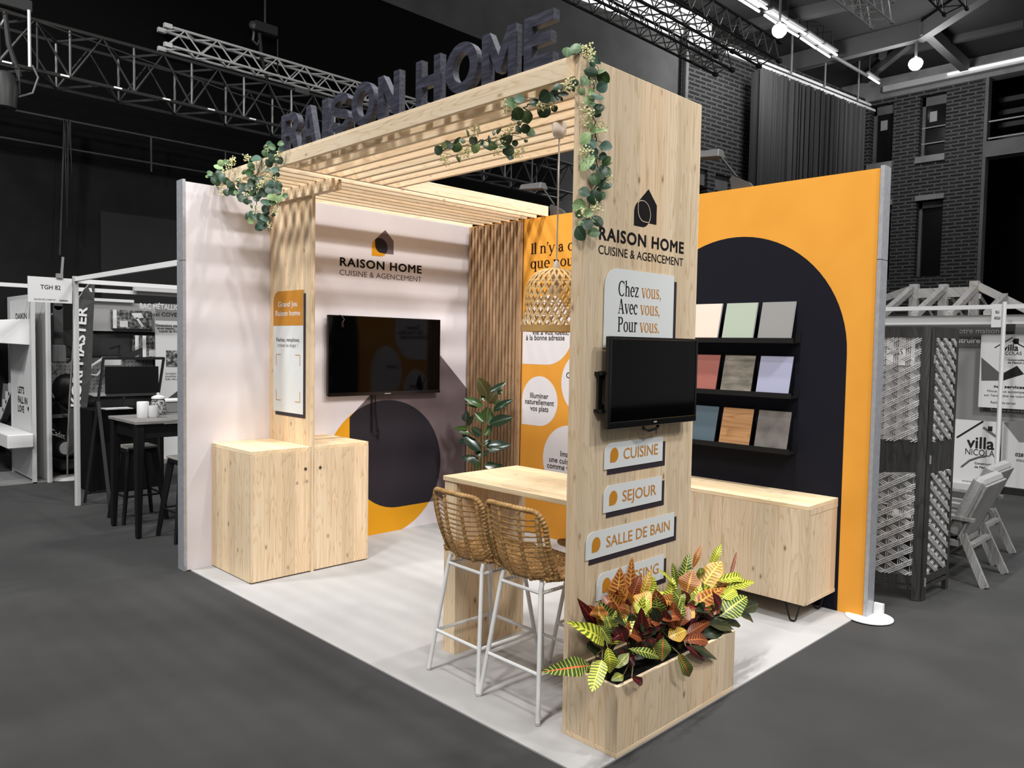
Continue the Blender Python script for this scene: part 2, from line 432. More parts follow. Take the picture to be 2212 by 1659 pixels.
def leafmat(name, base, vein, edge=None, nv=13, wid=.20, rough=.38, rib=None, spec=.5, sl=1.1):
    def bld(nt, b):
        t = N(nt, 'ShaderNodeUVMap'); sx = N(nt, 'ShaderNodeSeparateXYZ'); L(nt, t.outputs[0], sx.inputs[0])
        au = mathn(nt, 'ABSOLUTE', mathn(nt, 'SUBTRACT', sx.outputs[0], .5)); au = mathn(nt, 'MULTIPLY', au, 2.)
        ph = mathn(nt, 'SUBTRACT', mathn(nt, 'MULTIPLY', sx.outputs[1], float(nv)), mathn(nt, 'MULTIPLY', au, sl))
        no = N(nt, 'ShaderNodeTexNoise'); no.inputs['Scale'].default_value = 25.; L(nt, coords(nt), no.inputs['Vector'])
        ph = mathn(nt, 'ADD', ph, mathn(nt, 'MULTIPLY', no.outputs[0], .9))
        fr = mathn(nt, 'ABSOLUTE', mathn(nt, 'SUBTRACT', mathn(nt, 'FRACT', ph), .5))
        v1 = ramp(nt, fr, [(max(0, wid-.05), (1,1,1)), (wid+.06, (0,0,0))])
        col = mixc(nt, v1, base, vein)
        if edge:
            col = mixc(nt, ramp(nt, au, [(.62,(0,0,0)), (.98,(1,1,1))]), col, edge)
        r = ramp(nt, au, [(.05,(1,1,1)), (.11,(0,0,0))])
        col = mixc(nt, r, col, rib or vein)
        L(nt, col, b.inputs['Base Color'])
    return mat(name, base, rough, 0, spec, bld)
cr_yellow = leafmat('croton_yellow_leaf', (.10,.16,.012,1), (.74,.72,.08,1), None, 11, .25)
cr_green = leafmat('croton_green_leaf', (.03,.085,.016,1), (.62,.57,.10,1), None, 12, .13)
cr_redrib = leafmat('croton_red_ribbed_leaf', (.035,.085,.016,1), (.60,.50,.10,1), None, 14, .12, .38, (.80,.16,.05,1))
cr_orange = leafmat('croton_orange_leaf', (.20,.055,.012,1), (.66,.34,.06,1), (.46,.15,.03,1), 12, .12)
cr_rust = leafmat('croton_rust_leaf', (.12,.026,.010,1), (.48,.15,.04,1), (.17,.035,.012,1), 13, .10)
cr_gold = leafmat('croton_gold_leaf', (.34,.17,.018,1), (.74,.56,.10,1), (.54,.27,.03,1), 11, .15)
cr_burg = leafmat('croton_burgundy_leaf', (.055,.008,.008,1), (.13,.018,.014,1), None, 12, .10, .35, (.45,.03,.03,1))
cr_dark = leafmat('croton_dark_leaf', (.010,.020,.008,1), (.055,.065,.022,1), None, 12, .09)
CRO = dict(Y=0, G=1, M=2, O=3, U=4, D=5, B=6, K=7); cromats = [cr_yellow, cr_green, cr_redrib, cr_orange, cr_rust, cr_gold, cr_burg, cr_dark]
def plainleaf(name, c, rib, rough=.45): return leafmat(name, c, tuple(min(1, k*1.25) for k in c[:3]) + (1,), None, 6, .06, rough, rib, .45, .5)
eu_dark = plainleaf('eucalyptus_dark_leaf', (.020,.050,.024,1), (.05,.10,.05,1)); eu_teal = plainleaf('eucalyptus_teal_leaf', (.050,.110,.078,1), (.10,.18,.13,1))
eu_mid = plainleaf('eucalyptus_green_leaf', (.055,.120,.040,1), (.12,.2,.08,1)); eu_light = plainleaf('eucalyptus_light_leaf', (.24,.36,.155,1), (.36,.48,.24,1))
eumats = [eu_dark, eu_teal, eu_mid, eu_light]
blossom = mat('cream_blossom', (.82,.80,.48,1), .6); seedgreen = mat('pale_green_seed', (.42,.44,.16,1), .6); eu_stem = mat('dark_green_stem', (.035,.05,.02,1), .6)
fi_dark = plainleaf('rubber_plant_dark_leaf', (.010,.030,.014,1), (.05,.09,.04,1), .22); fi_mid = plainleaf('rubber_plant_green_leaf', (.030,.075,.012,1), (.08,.13,.03,1), .28)
fi_olive = plainleaf('rubber_plant_olive_leaf', (.048,.042,.012,1), (.10,.085,.03,1), .3); stem_mat = noisy('green_brown_stem', (.10,.09,.03,1), (.16,.12,.05,1), 30, .7)

# ------------------------------------------------------------------ hall shell
struct('floor', MB().box(-30, 13, -12, 16, -.12, -.004), dark_carpet)
def carpet_sheet():
    m = MB(); m.box(.0, 2.875, .0, 3.994, -.004, .004); return m
tag(obj('carpet', carpet_sheet(), carpet), 'light grey carpet laid on the charcoal hall floor under the wooden stand', 'carpet')
XR = -24.0
def holes_wall(m, fr, u0, u1, v0, v1, holes, th):
    """a wall as blocks around openings; openings sorted in columns"""
    us = sorted({u0, u1} | {h[0] for h in holes} | {h[1] for h in holes}); vs2 = sorted({v0, v1} | {h[2] for h in holes} | {h[3] for h in holes})
    for i in range(len(us)-1):
        j = 0
        while j < len(vs2)-1:
            cu, cv = (us[i]+us[i+1])/2, (vs2[j]+vs2[j+1])/2
            if any(h[0] < cu < h[1] and h[2] < cv < h[3] for h in holes): j += 1; continue
            k = j
            while k+1 < len(vs2)-1 and not any(h[0] < cu < h[1] and h[2] < (vs2[k+1]+vs2[k+2])/2 < h[3] for h in holes): k += 1
            m.hexa([fr.p(us[i], vs2[j], -th), fr.p(us[i+1], vs2[j], -th), fr.p(us[i+1], vs2[k+1], -th), fr.p(us[i], vs2[k+1], -th),
                    fr.p(us[i], vs2[j], 0), fr.p(us[i+1], vs2[j], 0), fr.p(us[i+1], vs2[k+1], 0), fr.p(us[i], vs2[k+1], 0)])
            j = k+1
FRW = Fr((XR, 0, 0), (0, 1, 0), (0, 0, 1))
WIN = [(-5.22,-4.44,8.6,10.7), (-3.57,-2.73,8.6,10.7), (-5.22,-4.38,4.46,7.05), (-3.55,-2.70,4.45,7.08)]
m = MB(); holes_wall(m, FRW, -6.3, -1.50, 0, 10.87, WIN, .5); struct('wall_right', m, brick)
struct('trim_1', MB().box(XR-.5, XR+.05, -6.3, 14, 10.87, 11.6), concrete_light)
m = MB(); m.box(XR-.5, XR+.06, -1.5, 14, 8.27, 8.78); struct('trim_2', m, concrete)
m = MB(); m.box(XR-2.6, XR-2.4, -6, 14, 0, 11.6); struct('wall_back', m, grey_deep)
m = MB(); m.box(XR-.3, XR+.05, -1.56, -1.46, 0, 10.87); struct('trim_3', m, concrete)
for k in range(4):
    z = 9.0 + .42*k
    struct('trim_%d' % (4+k), MB().box(XR-2.2, XR-1.0, -1.4, 13, z, z+.16), grey_dark)
for k, z in enumerate((9.55, 9.0)):
    tag(obj('guard_rail', MB().tube([(XR+.1, -1.4, z-.15), (XR+.1, 10, z-.15)], .025, 6), grey_light), 'pale horizontal rail across the %s of the wide upper wall opening' % ('middle' if k == 0 else 'bottom'), 'rail')
for i, (a, b, c, d) in enumerate(WIN):
    m = MB(); m.box(XR-.45, XR-.40, a, b, c, d)
    w = struct('window_%d' % (i+1), m, glass_dark)
    fm = MB(); fm.box(XR-.40, XR-.30, a, a+.10, c, d); fm.box(XR-.40, XR-.30, b-.06, b, c, d); fm.box(XR-.40, XR-.30, a, b, d-.22 if i > 1 else d-.30, d)
    obj('window_frame', fm, concrete, w)
    if i in (1,):
        rm = MB(); rm.tube([(XR-.30, a, c+1.05), (XR-.30, b, c+1.05)], .02, 6); rm.tube([(XR-.30, a, c+.5), (XR-.30, b, c+.5)], .02, 6); obj('window_bar', rm, grey_light, w)
    if i < 2: obj('notice', MB().box(XR-.40, XR-.36, a+.22, a+.45, c+1.25, c+1.6), grey_light, w)
    obj('window_sill', MB().box(XR-.4, XR+.12, a-.06, b+.04, c-.22, c) if i < 2 else MB().box(XR-.4, XR+.1, a-.03, b+.04, d, d+.18), concrete_light, w)
# the long left wall, slightly turned
LD = Vector((math.cos(math.radians(173)), math.sin(math.radians(173)), 0)); LN = Vector((LD.y*-1, LD.x, 0))
if LN.y < 0: LN = -LN
LC = Vector((XR, -5.4224, 0)); FRL = Fr(LC, -LD, (0, 0, 1)); FRL.n = LN
def atl(u, v, off=0.0):
    r = ray(u, v); t = ((LC - CAM).dot(LN) + off)/r.dot(LN); q = CAM + r*t
    return (q - LC).dot(FRL.a), q.z, q
ub = atl(1466, 300)[0]
wl = [(atl(1545, 400)[0], atl(1578, 380)[0], 4.2, 7.05), (atl(1508, 400)[0], atl(1528, 380)[0], 4.2, 7.1)]
wl = [(min(a, b), max(a, b), c, d) for a, b, c, d in wl]
m = MB(); holes_wall(m, FRL, -.4, ub, 0, 11.0, wl, .5); struct('wall_left', m, brick)
for i, (a, b, c, d) in enumerate(wl):
    m = MB(); m.hexa([FRL.p(a,c,-.5), FRL.p(b,c,-.5), FRL.p(b,d,-.5), FRL.p(a,d,-.5), FRL.p(a,c,-.42), FRL.p(b,c,-.42), FRL.p(b,d,-.42), FRL.p(a,d,-.42)])
    w = struct('window_%d' % (5+i), m, glass_dark)
    m = MB(); m.hexa([FRL.p(a,d-.45,-.42), FRL.p(b,d-.45,-.42), FRL.p(b,d,-.42), FRL.p(a,d,-.42), FRL.p(a,d-.45,-.1), FRL.p(b,d-.45,-.1), FRL.p(b,d,-.1), FRL.p(a,d,-.1)]); obj('window_frame', m, concrete, w)
m = MB(); m.hexa([FRL.p(ub,0,-.5), FRL.p(23,0,-.5), FRL.p(23,11.4,-.5), FRL.p(ub,11.4,-.5), FRL.p(ub,0,.04), FRL.p(23,0,.04), FRL.p(23,11.4,.04), FRL.p(ub,11.4,.04)]); struct('wall_front', m, concrete)
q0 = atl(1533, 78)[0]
m = MB(); m.hexa([FRL.p(q0,10.55,0.0), FRL.p(q0+9,10.55,0.0), FRL.p(q0+9,11.4,0.0), FRL.p(q0,11.4,0.0), FRL.p(q0,10.55,.06), FRL.p(q0+9,10.55,.06), FRL.p(q0+9,11.4,.06), FRL.p(q0,11.4,.06)]); struct('window_7', m, band_glow)  # brightly lit stretch of wall, its light put in as emission
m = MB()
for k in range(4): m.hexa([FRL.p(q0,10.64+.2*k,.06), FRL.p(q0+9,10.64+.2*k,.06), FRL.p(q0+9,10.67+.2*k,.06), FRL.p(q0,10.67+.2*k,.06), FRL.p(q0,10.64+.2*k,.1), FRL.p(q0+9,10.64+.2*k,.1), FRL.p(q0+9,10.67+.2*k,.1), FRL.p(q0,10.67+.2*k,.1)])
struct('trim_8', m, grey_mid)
ZC = 11.6
struct('ceiling', MB().box(-30, 9, -12, 4.5, ZC, ZC+.2), ceil_mat)
pp = FRL.p(ub-.02, 0, .16)
tag(obj('drain_pipe', MB().tube([pp, pp + Vector((0,0,11))], .09, 8), concrete_light), 'pale vertical pipe where grey concrete meets the left brick wall', 'pipe')
# black masking cloth in front of the concrete
tag(obj('black_drape', MB().box(-9.0, 9, -7.05, -6.95, 4.411, 8.528), grey_deep), 'tall black cloth masking the upper left side of the hall', 'drape')
tag(obj('lower_drape', MB().box(-9.0, 9, -7.04, -6.93, 0, 4.41), drape), 'black cloth hanging below the gallery rails on the left', 'drape')
tag(obj('dark_screen_panel', MB().box(-1.3, 1.4, -6.92, -6.86, 1.6, 3.73), g('charcoal_panel', 34, .9)), 'charcoal panel on the black drape behind the left stands', 'panel')
rl = thing('gallery_railing', (2, -6.75, 4.41), 'thin dark two-bar gallery railing along the top of the lower black drape', 'railing')
for z in (4.555, 4.96): obj('rail', MB().tube([(6, -6.75, z), (-8, -6.75, z)], .014, 6), g('rail_grey', 95, .4, .5, .5), rl)
for x in (4.4, 3.1, 1.9, .7, -.5, -1.7, -2.9): obj('baluster', MB().tube([(x, -6.75, 4.42), (x, -6.75, 4.96)], .014, 6), grey_dark, rl)
obj('hanging_rope', MB().tube([(1.85, -6.73, 4.96), (1.83, -6.73, 4.2), (1.87, -6.73, 4.96), (1.9, -6.73, 3.4), (1.92, -6.73, 4.96), (2.0, -6.73, 3.0)], .012, 5), grey_dark, rl)
# ceiling timbers
def cbeam(a, b, w, h, lab, z=ZC, mt=None):
    p, q = at(*a, z=z-h/2), at(*b, z=z-h/2)
    tag(obj('ceiling_beam', MB().bar(p, q, w, h), mt or g('beam_grey', 100, .7)), lab, 'beam')
cbeam((1660,150), (1992,66), .28, .55, 'long pale timber ceiling beam running towards the knot of braces')
cbeam((1985,75), (2135,-25), .3, .45, 'pale slanting roof brace above the flood lamp on the right', ZC-.1)
cbeam((1998,60), (2088,146), .25, .35, 'pale roof brace running down towards the window wall', ZC-.15)
cbeam((1990,72), (1868,172), .2, .25, 'thin dark roof brace reaching the top end of the curtain', ZC-.15, g('beam_dark', 74))
cbeam((1600,62), (1850,2), .3, .3, 'dark ceiling beam crossing above the fluorescent row', ZC, g('beam_dark2', 66))
cbeam((2212,52), (1900,122), .2, .2, 'dark purlin above the right flood lamp', ZC, g('beam_dark3', 66))
# curtain on the left wall
cm = MB(); a0, a1 = atl(1634, 160, .9)[0], atl(1856, 300, .9)[0]
nn = 420; V = []; random.seed(3); phs = 0
for k in range(nn+1):
    t = k/nn; u = a0 + (a1-a0)*t; phs += .32 + .25*random.random()
    off = .9 + .2*math.sin(phs) + .07*math.sin(phs*2.3)
    V += [FRL.p(u, .1, off), FRL.p(u, 10.02, off)]
cm.add(V, [[2*k, 2*k+2, 2*k+3, 2*k+1] for k in range(nn)])
ct = tag(obj('stage_curtain', cm, noisy('charcoal_velvet', lin(74), lin(64), 3, .8, 1, sc3=(3, 3, .05)), smooth=True), 'tall pleated dark curtain hanging in the corner beside the brick wall', 'curtain')
rm = thing('curtain_rail', FRL.p((a0+a1)/2, 10.1, .9), 'bright double pipe rail with hooks above the pleated curtain', 'rail')
for w, z in ((.82, 10.35), (.98, 10.12)): obj('rail_tube', MB().tube([FRL.p(a0+1.6, z, w), FRL.p(a1-.8, z, w)], .045, 6), truss_bright, rm)
hm = MB()
for k in range(34):
    u = a0 + (a1-a0)*(k+.5)/34; hm.tube([FRL.p(u, 10.16, .98), FRL.p(u+.06, 10.10, .95), FRL.p(u, 10.05, .92)], .03, 5)
obj('hook', hm, truss_bright, rm)
for u in (a0+(a1-a0)*.3, a0+(a1-a0)*.62, a0+(a1-a0)*.97): obj('chain', MB().tube([FRL.p(u, 10.3, .9), FRL.p(u, ZC, .9)], .03, 5), grey_mid, rm)
# hall lamps
def floodl(u, v, lab, r=.2):
    p = at(u, v, z=ZC-1.2); t = thing('flood_lamp', p, lab, 'lamp', 'lit hall floods')
    d = (CAM - p).normalized()
    obj('housing', MB().ball(p - d*.25, r*1.05, 12), grey_mid, t, True)
    obj('lens', MB().ball(p, r, 14, 0, (1, 1, .8)), flood_lit, t, True)
    obj('bracket', MB().tube([p + Vector((0,0,.2)), p + Vector((0,0,1.19))], .04, 6), grey_mid, t)
    l = lamp('flood_lamp_light', p + Vector((.0, .0, -.35)), p + Vector((6, 2.5, -6)), 230, .3, (1, 1, 1), 'POINT')
floodl(1684, 65, 'glowing round flood lamp beside the fluorescent tube row'); floodl(1978, 137, 'glowing flood lamp under the ceiling before the window wall')
ZT = 10.9
def tubel(p, q, k, lab):
    P, Q = at(*p, z=ZT), at(*q, z=ZT); t = thing('fluorescent_fitting', (P+Q)/2, lab, 'lamp', 'fluorescent ceiling fittings')
    d = (Q-P).normalized(); n = d.cross(Vector((0,0,1))).normalized()
    offs = (-.11, .11) if k == 2 else (0,)
    for o_ in offs: obj('tube', MB().tube([P+n*o_, Q+n*o_], .03, 8), tube_lit, t)
    obj('housing', MB().bar(P + Vector((0,0,.12)), Q + Vector((0,0,.12)), .3 if k == 2 else .10, .05), grey_mid, t)
    for w_ in (.15, .85): q = P.lerp(Q, w_); obj('suspension', MB().tube([q + Vector((0,0,.1)), Vector((q.x, q.y, ZC))], .02, 5), grey_dark, t)
tubel((1600,-8), (1648,22), 2, 'twin lit fluorescent fitting nearest to the top edge of the photo')
tubel((1660,30), (1692,52), 2, 'second twin lit fluorescent fitting of the long row')
tubel((1695,54), (1732,76), 2, 'third twin lit fluorescent fitting, behind the round flood lamp')
tubel((1738,80), (1770,102), 2, 'fourth twin lit fluorescent fitting, just right of the timber beam start')
tubel((1774,104), (1800,121), 2, 'last twin lit fluorescent fitting before the bare rail')
tubel((1874,164), (1899,180), 1, 'short single lit tube at the end of the bare rail')
tag(obj('lamp_rail', MB().tube([at(1800,121,z=ZT), at(1874,164,z=ZT)], .05, 6), grey_mid), 'bare dark rail joining the fluorescent row to the short end tube', 'rail')
P, Q = at(1935,182,z=10.9), at(2230,112,z=10.9)
wt = thing('wall_batten_light', P, 'long lit batten along the pale concrete band above the brick windows', 'lamp')
obj('tube', MB().tube([Vector((XR+.45, -2.6, 11.12)), Vector((XR+.45, 4, 11.12))], .03, 6), emis('lit_batten', 1, 1.6), wt)
obj('housing', MB().box(XR+.2, XR+.4, -4.7, 4, 11.0, 11.2), grey_light, wt)
# trusses
def truss(name, x0, x1, ys, zs, n, r, rb, lab, mt, tri=False, verticals=False, bm=None):
    t = thing(name, ((x0+x1)/2, (ys[0]+ys[1])/2, zs[0]), lab, 'truss')
    pts = [(ys[0], zs[0]), (ys[1], zs[0]), (ys[0], zs[1]), (ys[1], zs[1])] if not tri else [(ys[0], zs[0]), (ys[1], zs[0]), ((ys[0]+ys[1])/2, zs[1])]
    for y, z in pts: obj('chord', MB().tube([(x0, y, z), (x1, y, z)], r, 8), mt, t, True)
    b = MB(); dx = (x1-x0)/n
    pairs = ((0,2),(1,3),(0,1),(2,3)) if not tri else ((0,2),(1,2),(0,1))
    for i, j in pairs:
        (ya, za), (yb, zb) = pts[i], pts[j]
        for k in range(n):
            xa, xb, xm = x0+dx*k, x0+dx*(k+1), x0+dx*(k+.5)
            b.tube([(xa, ya, za), (xm, yb, zb), (xb, ya, za)], rb, 6)
            if verticals and za != zb: b.tube([(xa, ya, za), (xa, yb, zb)], rb, 6)
    obj('bracing', b, bm or mt, t, True)
    for y, z in pts:
        for xx in (x0, x1): obj('end_coupler', MB().box(xx-.06, xx+.06, y-r*1.5, y+r*1.5, z-r*1.5, z+r*1.5), mt, t)
    return t
t1 = truss('lighting_truss', 4.6, -7.6, (-5.6, -5.0), (5.06, 5.66), 16, .026, .017, 'big dark box truss crossing behind the raised letters', truss_metal, False, True)
for z in (5.06, 5.66): obj('joint_plate', MB().box(-1.02, -.78, -4.974, -4.955, z-.04, z+.04), truss_metal, t1)
for k in range(12): x = 3.0 - .62*k; obj('clip', MB().box(x-.05, x+.05, -4.976, -4.968, 5.055, 5.075), truss_bright, t1)
obj('cable', MB().tube([(4.4,-4.95,5.72), (3.0,-4.94,5.66), (1.6,-4.95,5.52), (.4,-4.95,5.38), (-1.5,-4.95,5.25)], .008, 5), grey_dark, t1)
truss('bright_truss', .495, -5.84, (-6.85, -6.6), (6.384, 6.675), 12, .022, .014, 'bright silver truss with an open end above the dark box truss', truss_bright)
truss('right_truss', -1.0, -7.9, (-1.98, -1.63), (7.0, 7.34), 17, .022, .013, 'dark ceiling truss ending over the brick wall, lower of the two', g('truss_black', 58, .4, .5, .6), bm=g('truss_grey', 120, .35, .5, .6))
truss('second_truss', -1.0, -8.05, (-1.17, -.78), (7.0, 7.34), 17, .022, .013, 'dark ceiling truss ending in front of the curtain, upper of the two', g('truss_black2', 52, .4, .5, .6), bm=g('truss_grey2', 120, .35, .5, .6))
p = at(1905, 20, z=8.6); q = at(1935, 60, z=8.2)
truss('far_truss', p.x+3.5, p.x, (p.y-.2, p.y+.2), (8.3, 8.7), 8, .02, .012, 'small silver truss at the top right under the ceiling', truss_bright)
p = at(2070, 12, z=8.6)
truss('corner_truss', p.x+3, p.x, (p.y-.25, p.y+.15), (8.5, 8.9), 7, .018, .012, 'dark truss end above the slanting roof brace', truss_metal)
def hoist(u, v, y, lab, s=1.0, ztop=11.0):
    c = at(u, v, y=y); t = thing('chain_hoist', c, lab, 'hoist')
    obj('motor_body', MB().box(c.x-.26*s, c.x+.26*s, c.y-.1*s, c.y+.1*s, c.z-.1*s, c.z+.1*s), g('hoist_grey', 58), t, bevel=.01)
    obj('hook', MB().tube([(c.x+.2, c.y, c.z-.1), (c.x+.22, c.y, c.z-.25), (c.x+.14, c.y, c.z-.3), (c.x+.1, c.y, c.z-.22)], .02, 6).ball((c.x+.26*s, c.y, c.z), .1*s, 8), g('hoist_steel', 120, .4, .5, .6), t)
    ch = MB()
    ch.tube([(c.x, c.y, c.z+.1), (c.x, c.y, ztop)], .018, 6); obj('load_chain', ch, g('chain_grey', 70, .4, .5, .5), t)
    sl = MB(); sl.tube([(c.x+.1, c.y, c.z-.1), (c.x+.06, c.y, c.z-.5), (c.x-.05, c.y, c.z-.85)], .03, 6).tube([(c.x-.24, c.y, c.z-.1), (c.x-.24, c.y, c.z-.75)], .012, 6)
    obj('sling', sl, grey_dark, t)
hoist(572, 63, -6.72, 'dark chain hoist hanging above the bright truss', .8)
hoist(30, 8, -5.0, 'chain hoist clamped on top of the dark truss at the far left', .7)
tag(obj('safety_pole', MB().tube([(2.78, -4.9, 5.05), (2.78, -4.9, 5.72)], .018, 8), truss_bright), 'bright vertical pipe clamped to the dark truss at the far left', 'pipe')
p = at(8, 197, y=-4.9); pc = thing('par_can_lamp', p, 'round dark stage lamp hanging under the truss at the left edge', 'lamp')
obj('can', MB().lathe([(.02,-.2),(.13,-.19),(.15,.05),(.11,.2),(.03,.24)], p, 20), g('can_grey', 60, .4), pc, True)
obj('yoke', MB().tube([p + Vector((.16,0,0)), p + Vector((.16,0,.3)), p + Vector((-.16,0,.3)), p + Vector((-.16,0,0))], .015, 6), grey_dark, pc)
obj('cable', MB().tube([p + Vector((-.15,0,-.03)), p + Vector((-.3,0,.05)), p + Vector((-.36,0,.25)), p + Vector((-.3,0,.38))], .012, 6), grey_mid, pc)
def armlamp(py, lab):
    b = Vector((-.09, py, 3.0)); t = thing('arm_spotlight', b, lab, 'lamp')
    obj('clamp', MB().prism([b + Vector((-.02,-.09,0)), b + Vector((-.02,.09,0)), b + Vector((-.02,.05,.05)), b + Vector((-.02,-.09,.12)), b + Vector((-.02,-.11,.1))], (.04,0,0)), grey_dark, t)
    e = b + Vector((0,-.06,.11)); h = b + Vector((.02,-.20,.29))
    obj('arm', MB().tube([e, h], .009, 8), black_metal, t)
    hd = MB(); f = h + Vector((0,.02,.0)); bk = h + Vector((.02,-.24,.02))
    for dz, dw in ((0, 0),): pass
    hd.hexa([f + Vector((-.06,0,-.02)), f + Vector((.06,0,-.02)), bk + Vector((.06,0,-.02)), bk + Vector((-.06,0,-.02)), f + Vector((-.035,-.01,.045)), f + Vector((.035,-.01,.045)), bk + Vector((.035,0,.03)), bk + Vector((-.035,0,.03))])
    obj('lamp_head', hd, g('lamp_head_grey', 78, .5), t, bevel=.006)
armlamp(3.0, 'grey arm spotlight clipped on top of the amber wall beside the big column')
armlamp(1.13, 'grey arm spotlight seen through the gap under the slatted roof')

# ------------------------------------------------------------------ the stand: fabric walls with their prints
FA = Fr((0, 0, 0), (-1, 0, 0), (0, 0, 1)); FB = Fr((0, 0, 0), (0, 1, 0), (0, 0, 1)); FC = Fr((0, 3.706, 0), (-1, 0, 0), (0, 0, 1)); FP = Fr((2.212, 0, 0), (0, 1, 0), (0, 0, 1))
wa = tag(obj('partition_wall', MB().box(0, 2.905, -.1, 0, .0045, 3.0), white_fabric, origin=(1.45, -.05, 0)), 'white fabric partition wall with the house logo and big round mural', 'partition', kind='thing')
obj('end_post', MB().box(2.906, 2.928, -.108, .006, .0, 2.40).box(2.906, 2.928, -.108, .006, 2.405, 3.015), alu, wa)
def logo(par, fr, s, ox, oy, cols, off=.001, clipu=None):
    d, h = dropl(s, ox, oy), house(s, ox, oy)
    it = inter(h, d)
    shapes = [('logo_drop', d, cols[0], 0), ('logo_house', h, cols[1], .0006), ('logo_overlap', it, cols[2], .0012)]
    for n, P, mt, o in shapes:
        if clipu is not None: P = clip_poly(P, 0, clipu, True)
        P = clip_poly(P, 1, .004, False)
        mb = MB(); flat(mb, fr, [P], off + o); obj(n, mb, mt, par)
    return it
logo(wa, FA, 7.63, -1.701, -.022, (amberprint, mauve, darkprint), clipu=-.002)
logo(wa, FA, 1.0, -1.2085, 2.598, (amberprint, mauve, darkprint))
m = MB(); text(m, FA, 'RAISON HOME', -1.546, 2.479, .071, .917, .032, 1.12); obj('lettering', m, black_print, wa)
m = MB(); text(m, FA, 'CUISINE & AGENCEMENT', -1.548, 2.396, .048, .919, 0); obj('lettering', m, grey_print, wa)
wb = tag(obj('partition_wall', MB().box(-.1, 0, -.1, 4.028, .0045, 3.0), yellow_fabric, origin=(-.05, 2, 0)), 'amber yellow fabric partition wall with the navy arch and white speech shapes', 'partition', kind='thing')
obj('end_post', MB().box(-.108, .008, 4.032, 4.058, 0, 2.40).box(-.108, .008, 4.032, 4.058, 2.405, 3.015), alu, wb)
obj('foot_plate', MB().lathe([(.0,.016),(.13,.015),(.15,.010),(.15,.0045)], (-.03, 4.06, 0), 28).box(-.13, -.1, 4.06, 4.12, .005, .09), white_paint, wb, True)
AY = 2.998; AR = .858
m = MB(); flat(m, FB, [[(AY-AR, .004), (AY+AR, .004)] + arc(AY, 1.78, AR, .858, 0, 180, 40)]); obj('arch_print', m, navy, wb)
m = MB()
flat(m, FB, [drop(.772, 1.41, 1.6226, 2.27)]); flat(m, FB, [drop(.778, 1.236, 1.0426, 1.512)]); flat(m, FB, [drop(1.277, 1.876, 1.167, 1.767, 'br')]); flat(m, FB, [drop(1.066, 1.716, .43, 1.077, 'br')])
obj('speech_shapes', m, lilac_print, wb)
m = MB(); o2 = .0025
text(m, FB, 'Donner', .96, 1.955, .05, None, .0095, 1.02, o2); text(m, FB, 'vie à vos idées,', .90, 1.903, .05, None, .0095, 1.02, o2); text(m, FB, 'à la bonne adresse', .819, 1.851, .049, .489, .0095, 1.02, o2)
text(m, FB, 'Illuminer', .8867, 1.303, .05, .235, .0095, 1, o2); text(m, FB, 'naturellement', .8212, 1.243, .05, .372, .0095, 1, o2); text(m, FB, 'vos plats', .89, 1.182, .05, .234, .0095, 1, o2)
text(m, FB, 'Cuisiner', 1.3357, 1.51, .05, None, .0095, 1, o2); text(m, FB, 'Imaginer', 1.285, .787, .05, None, .0095, 1, o2); text(m, FB, 'une cuisine', 1.147, .722, .05, None, .0095, 1, o2); text(m, FB, 'comme vous', 1.1218, .662, .05, None, .0095, 1, o2)
obj('lettering', m, black_print, wb)
# ---- a small old-style serif alphabet drawn from strokes
def strip(P, ws):
    A, B = [], []
    for i, p in enumerate(P):
        a, b = P[max(i-1, 0)], P[min(i+1, len(P)-1)]
        dx, dy = b[0]-a[0], b[1]-a[1]; l = math.hypot(dx, dy) or 1; w = ws[i] if isinstance(ws, list) else ws
        A.append((p[0]-dy/l*w/2, p[1]+dx/l*w/2)); B.append((p[0]+dy/l*w/2, p[1]-dx/l*w/2))
    return A + B[::-1]
def bx(x0, x1, y0, y1): return [(x0,y0),(x1,y0),(x1,y1),(x0,y1)]
T_, t_ = .105, .05
def ell(cx, cy, rx, ry, tx, ty): return ('ring', arc(cx, cy, rx, ry, 0, 360, 28)[:-1], arc(cx, cy, rx-tx, ry-ty, 0, 360, 28)[:-1])
def cc(cx, cy, rx, ry, a0, a1, wmax=T_, wmin=t_):
    P = arc(cx, cy, rx-wmax/2, ry-wmin/2, a0, a1, 20); n = len(P)
    return strip(P, [wmin + (wmax-wmin)*abs(math.cos(math.radians(a0+(a1-a0)*k/(n-1)))) for k in range(n)])
XH = .48
def sstem(x, h=XH, foot=True, head=True):
    o = [bx(x, x+T_, 0, h)]
    if foot: o.append(bx(x-.055, x+T_+.055, 0, .03))
    if head: o.append([(x-.075, h-.05), (x+.02, h-.02), (x+.02, h), (x+T_*.9, h), (x-.0, h+.012), (x-.075, h-.025)])
    return o
def arch(x): return [cc(x+.16, .30, .17+T_*.2, .19, 150, 0), bx(x+.245, x+.245+T_, 0, .30), bx(x+.19, x+.245+T_+.055, 0, .03)]
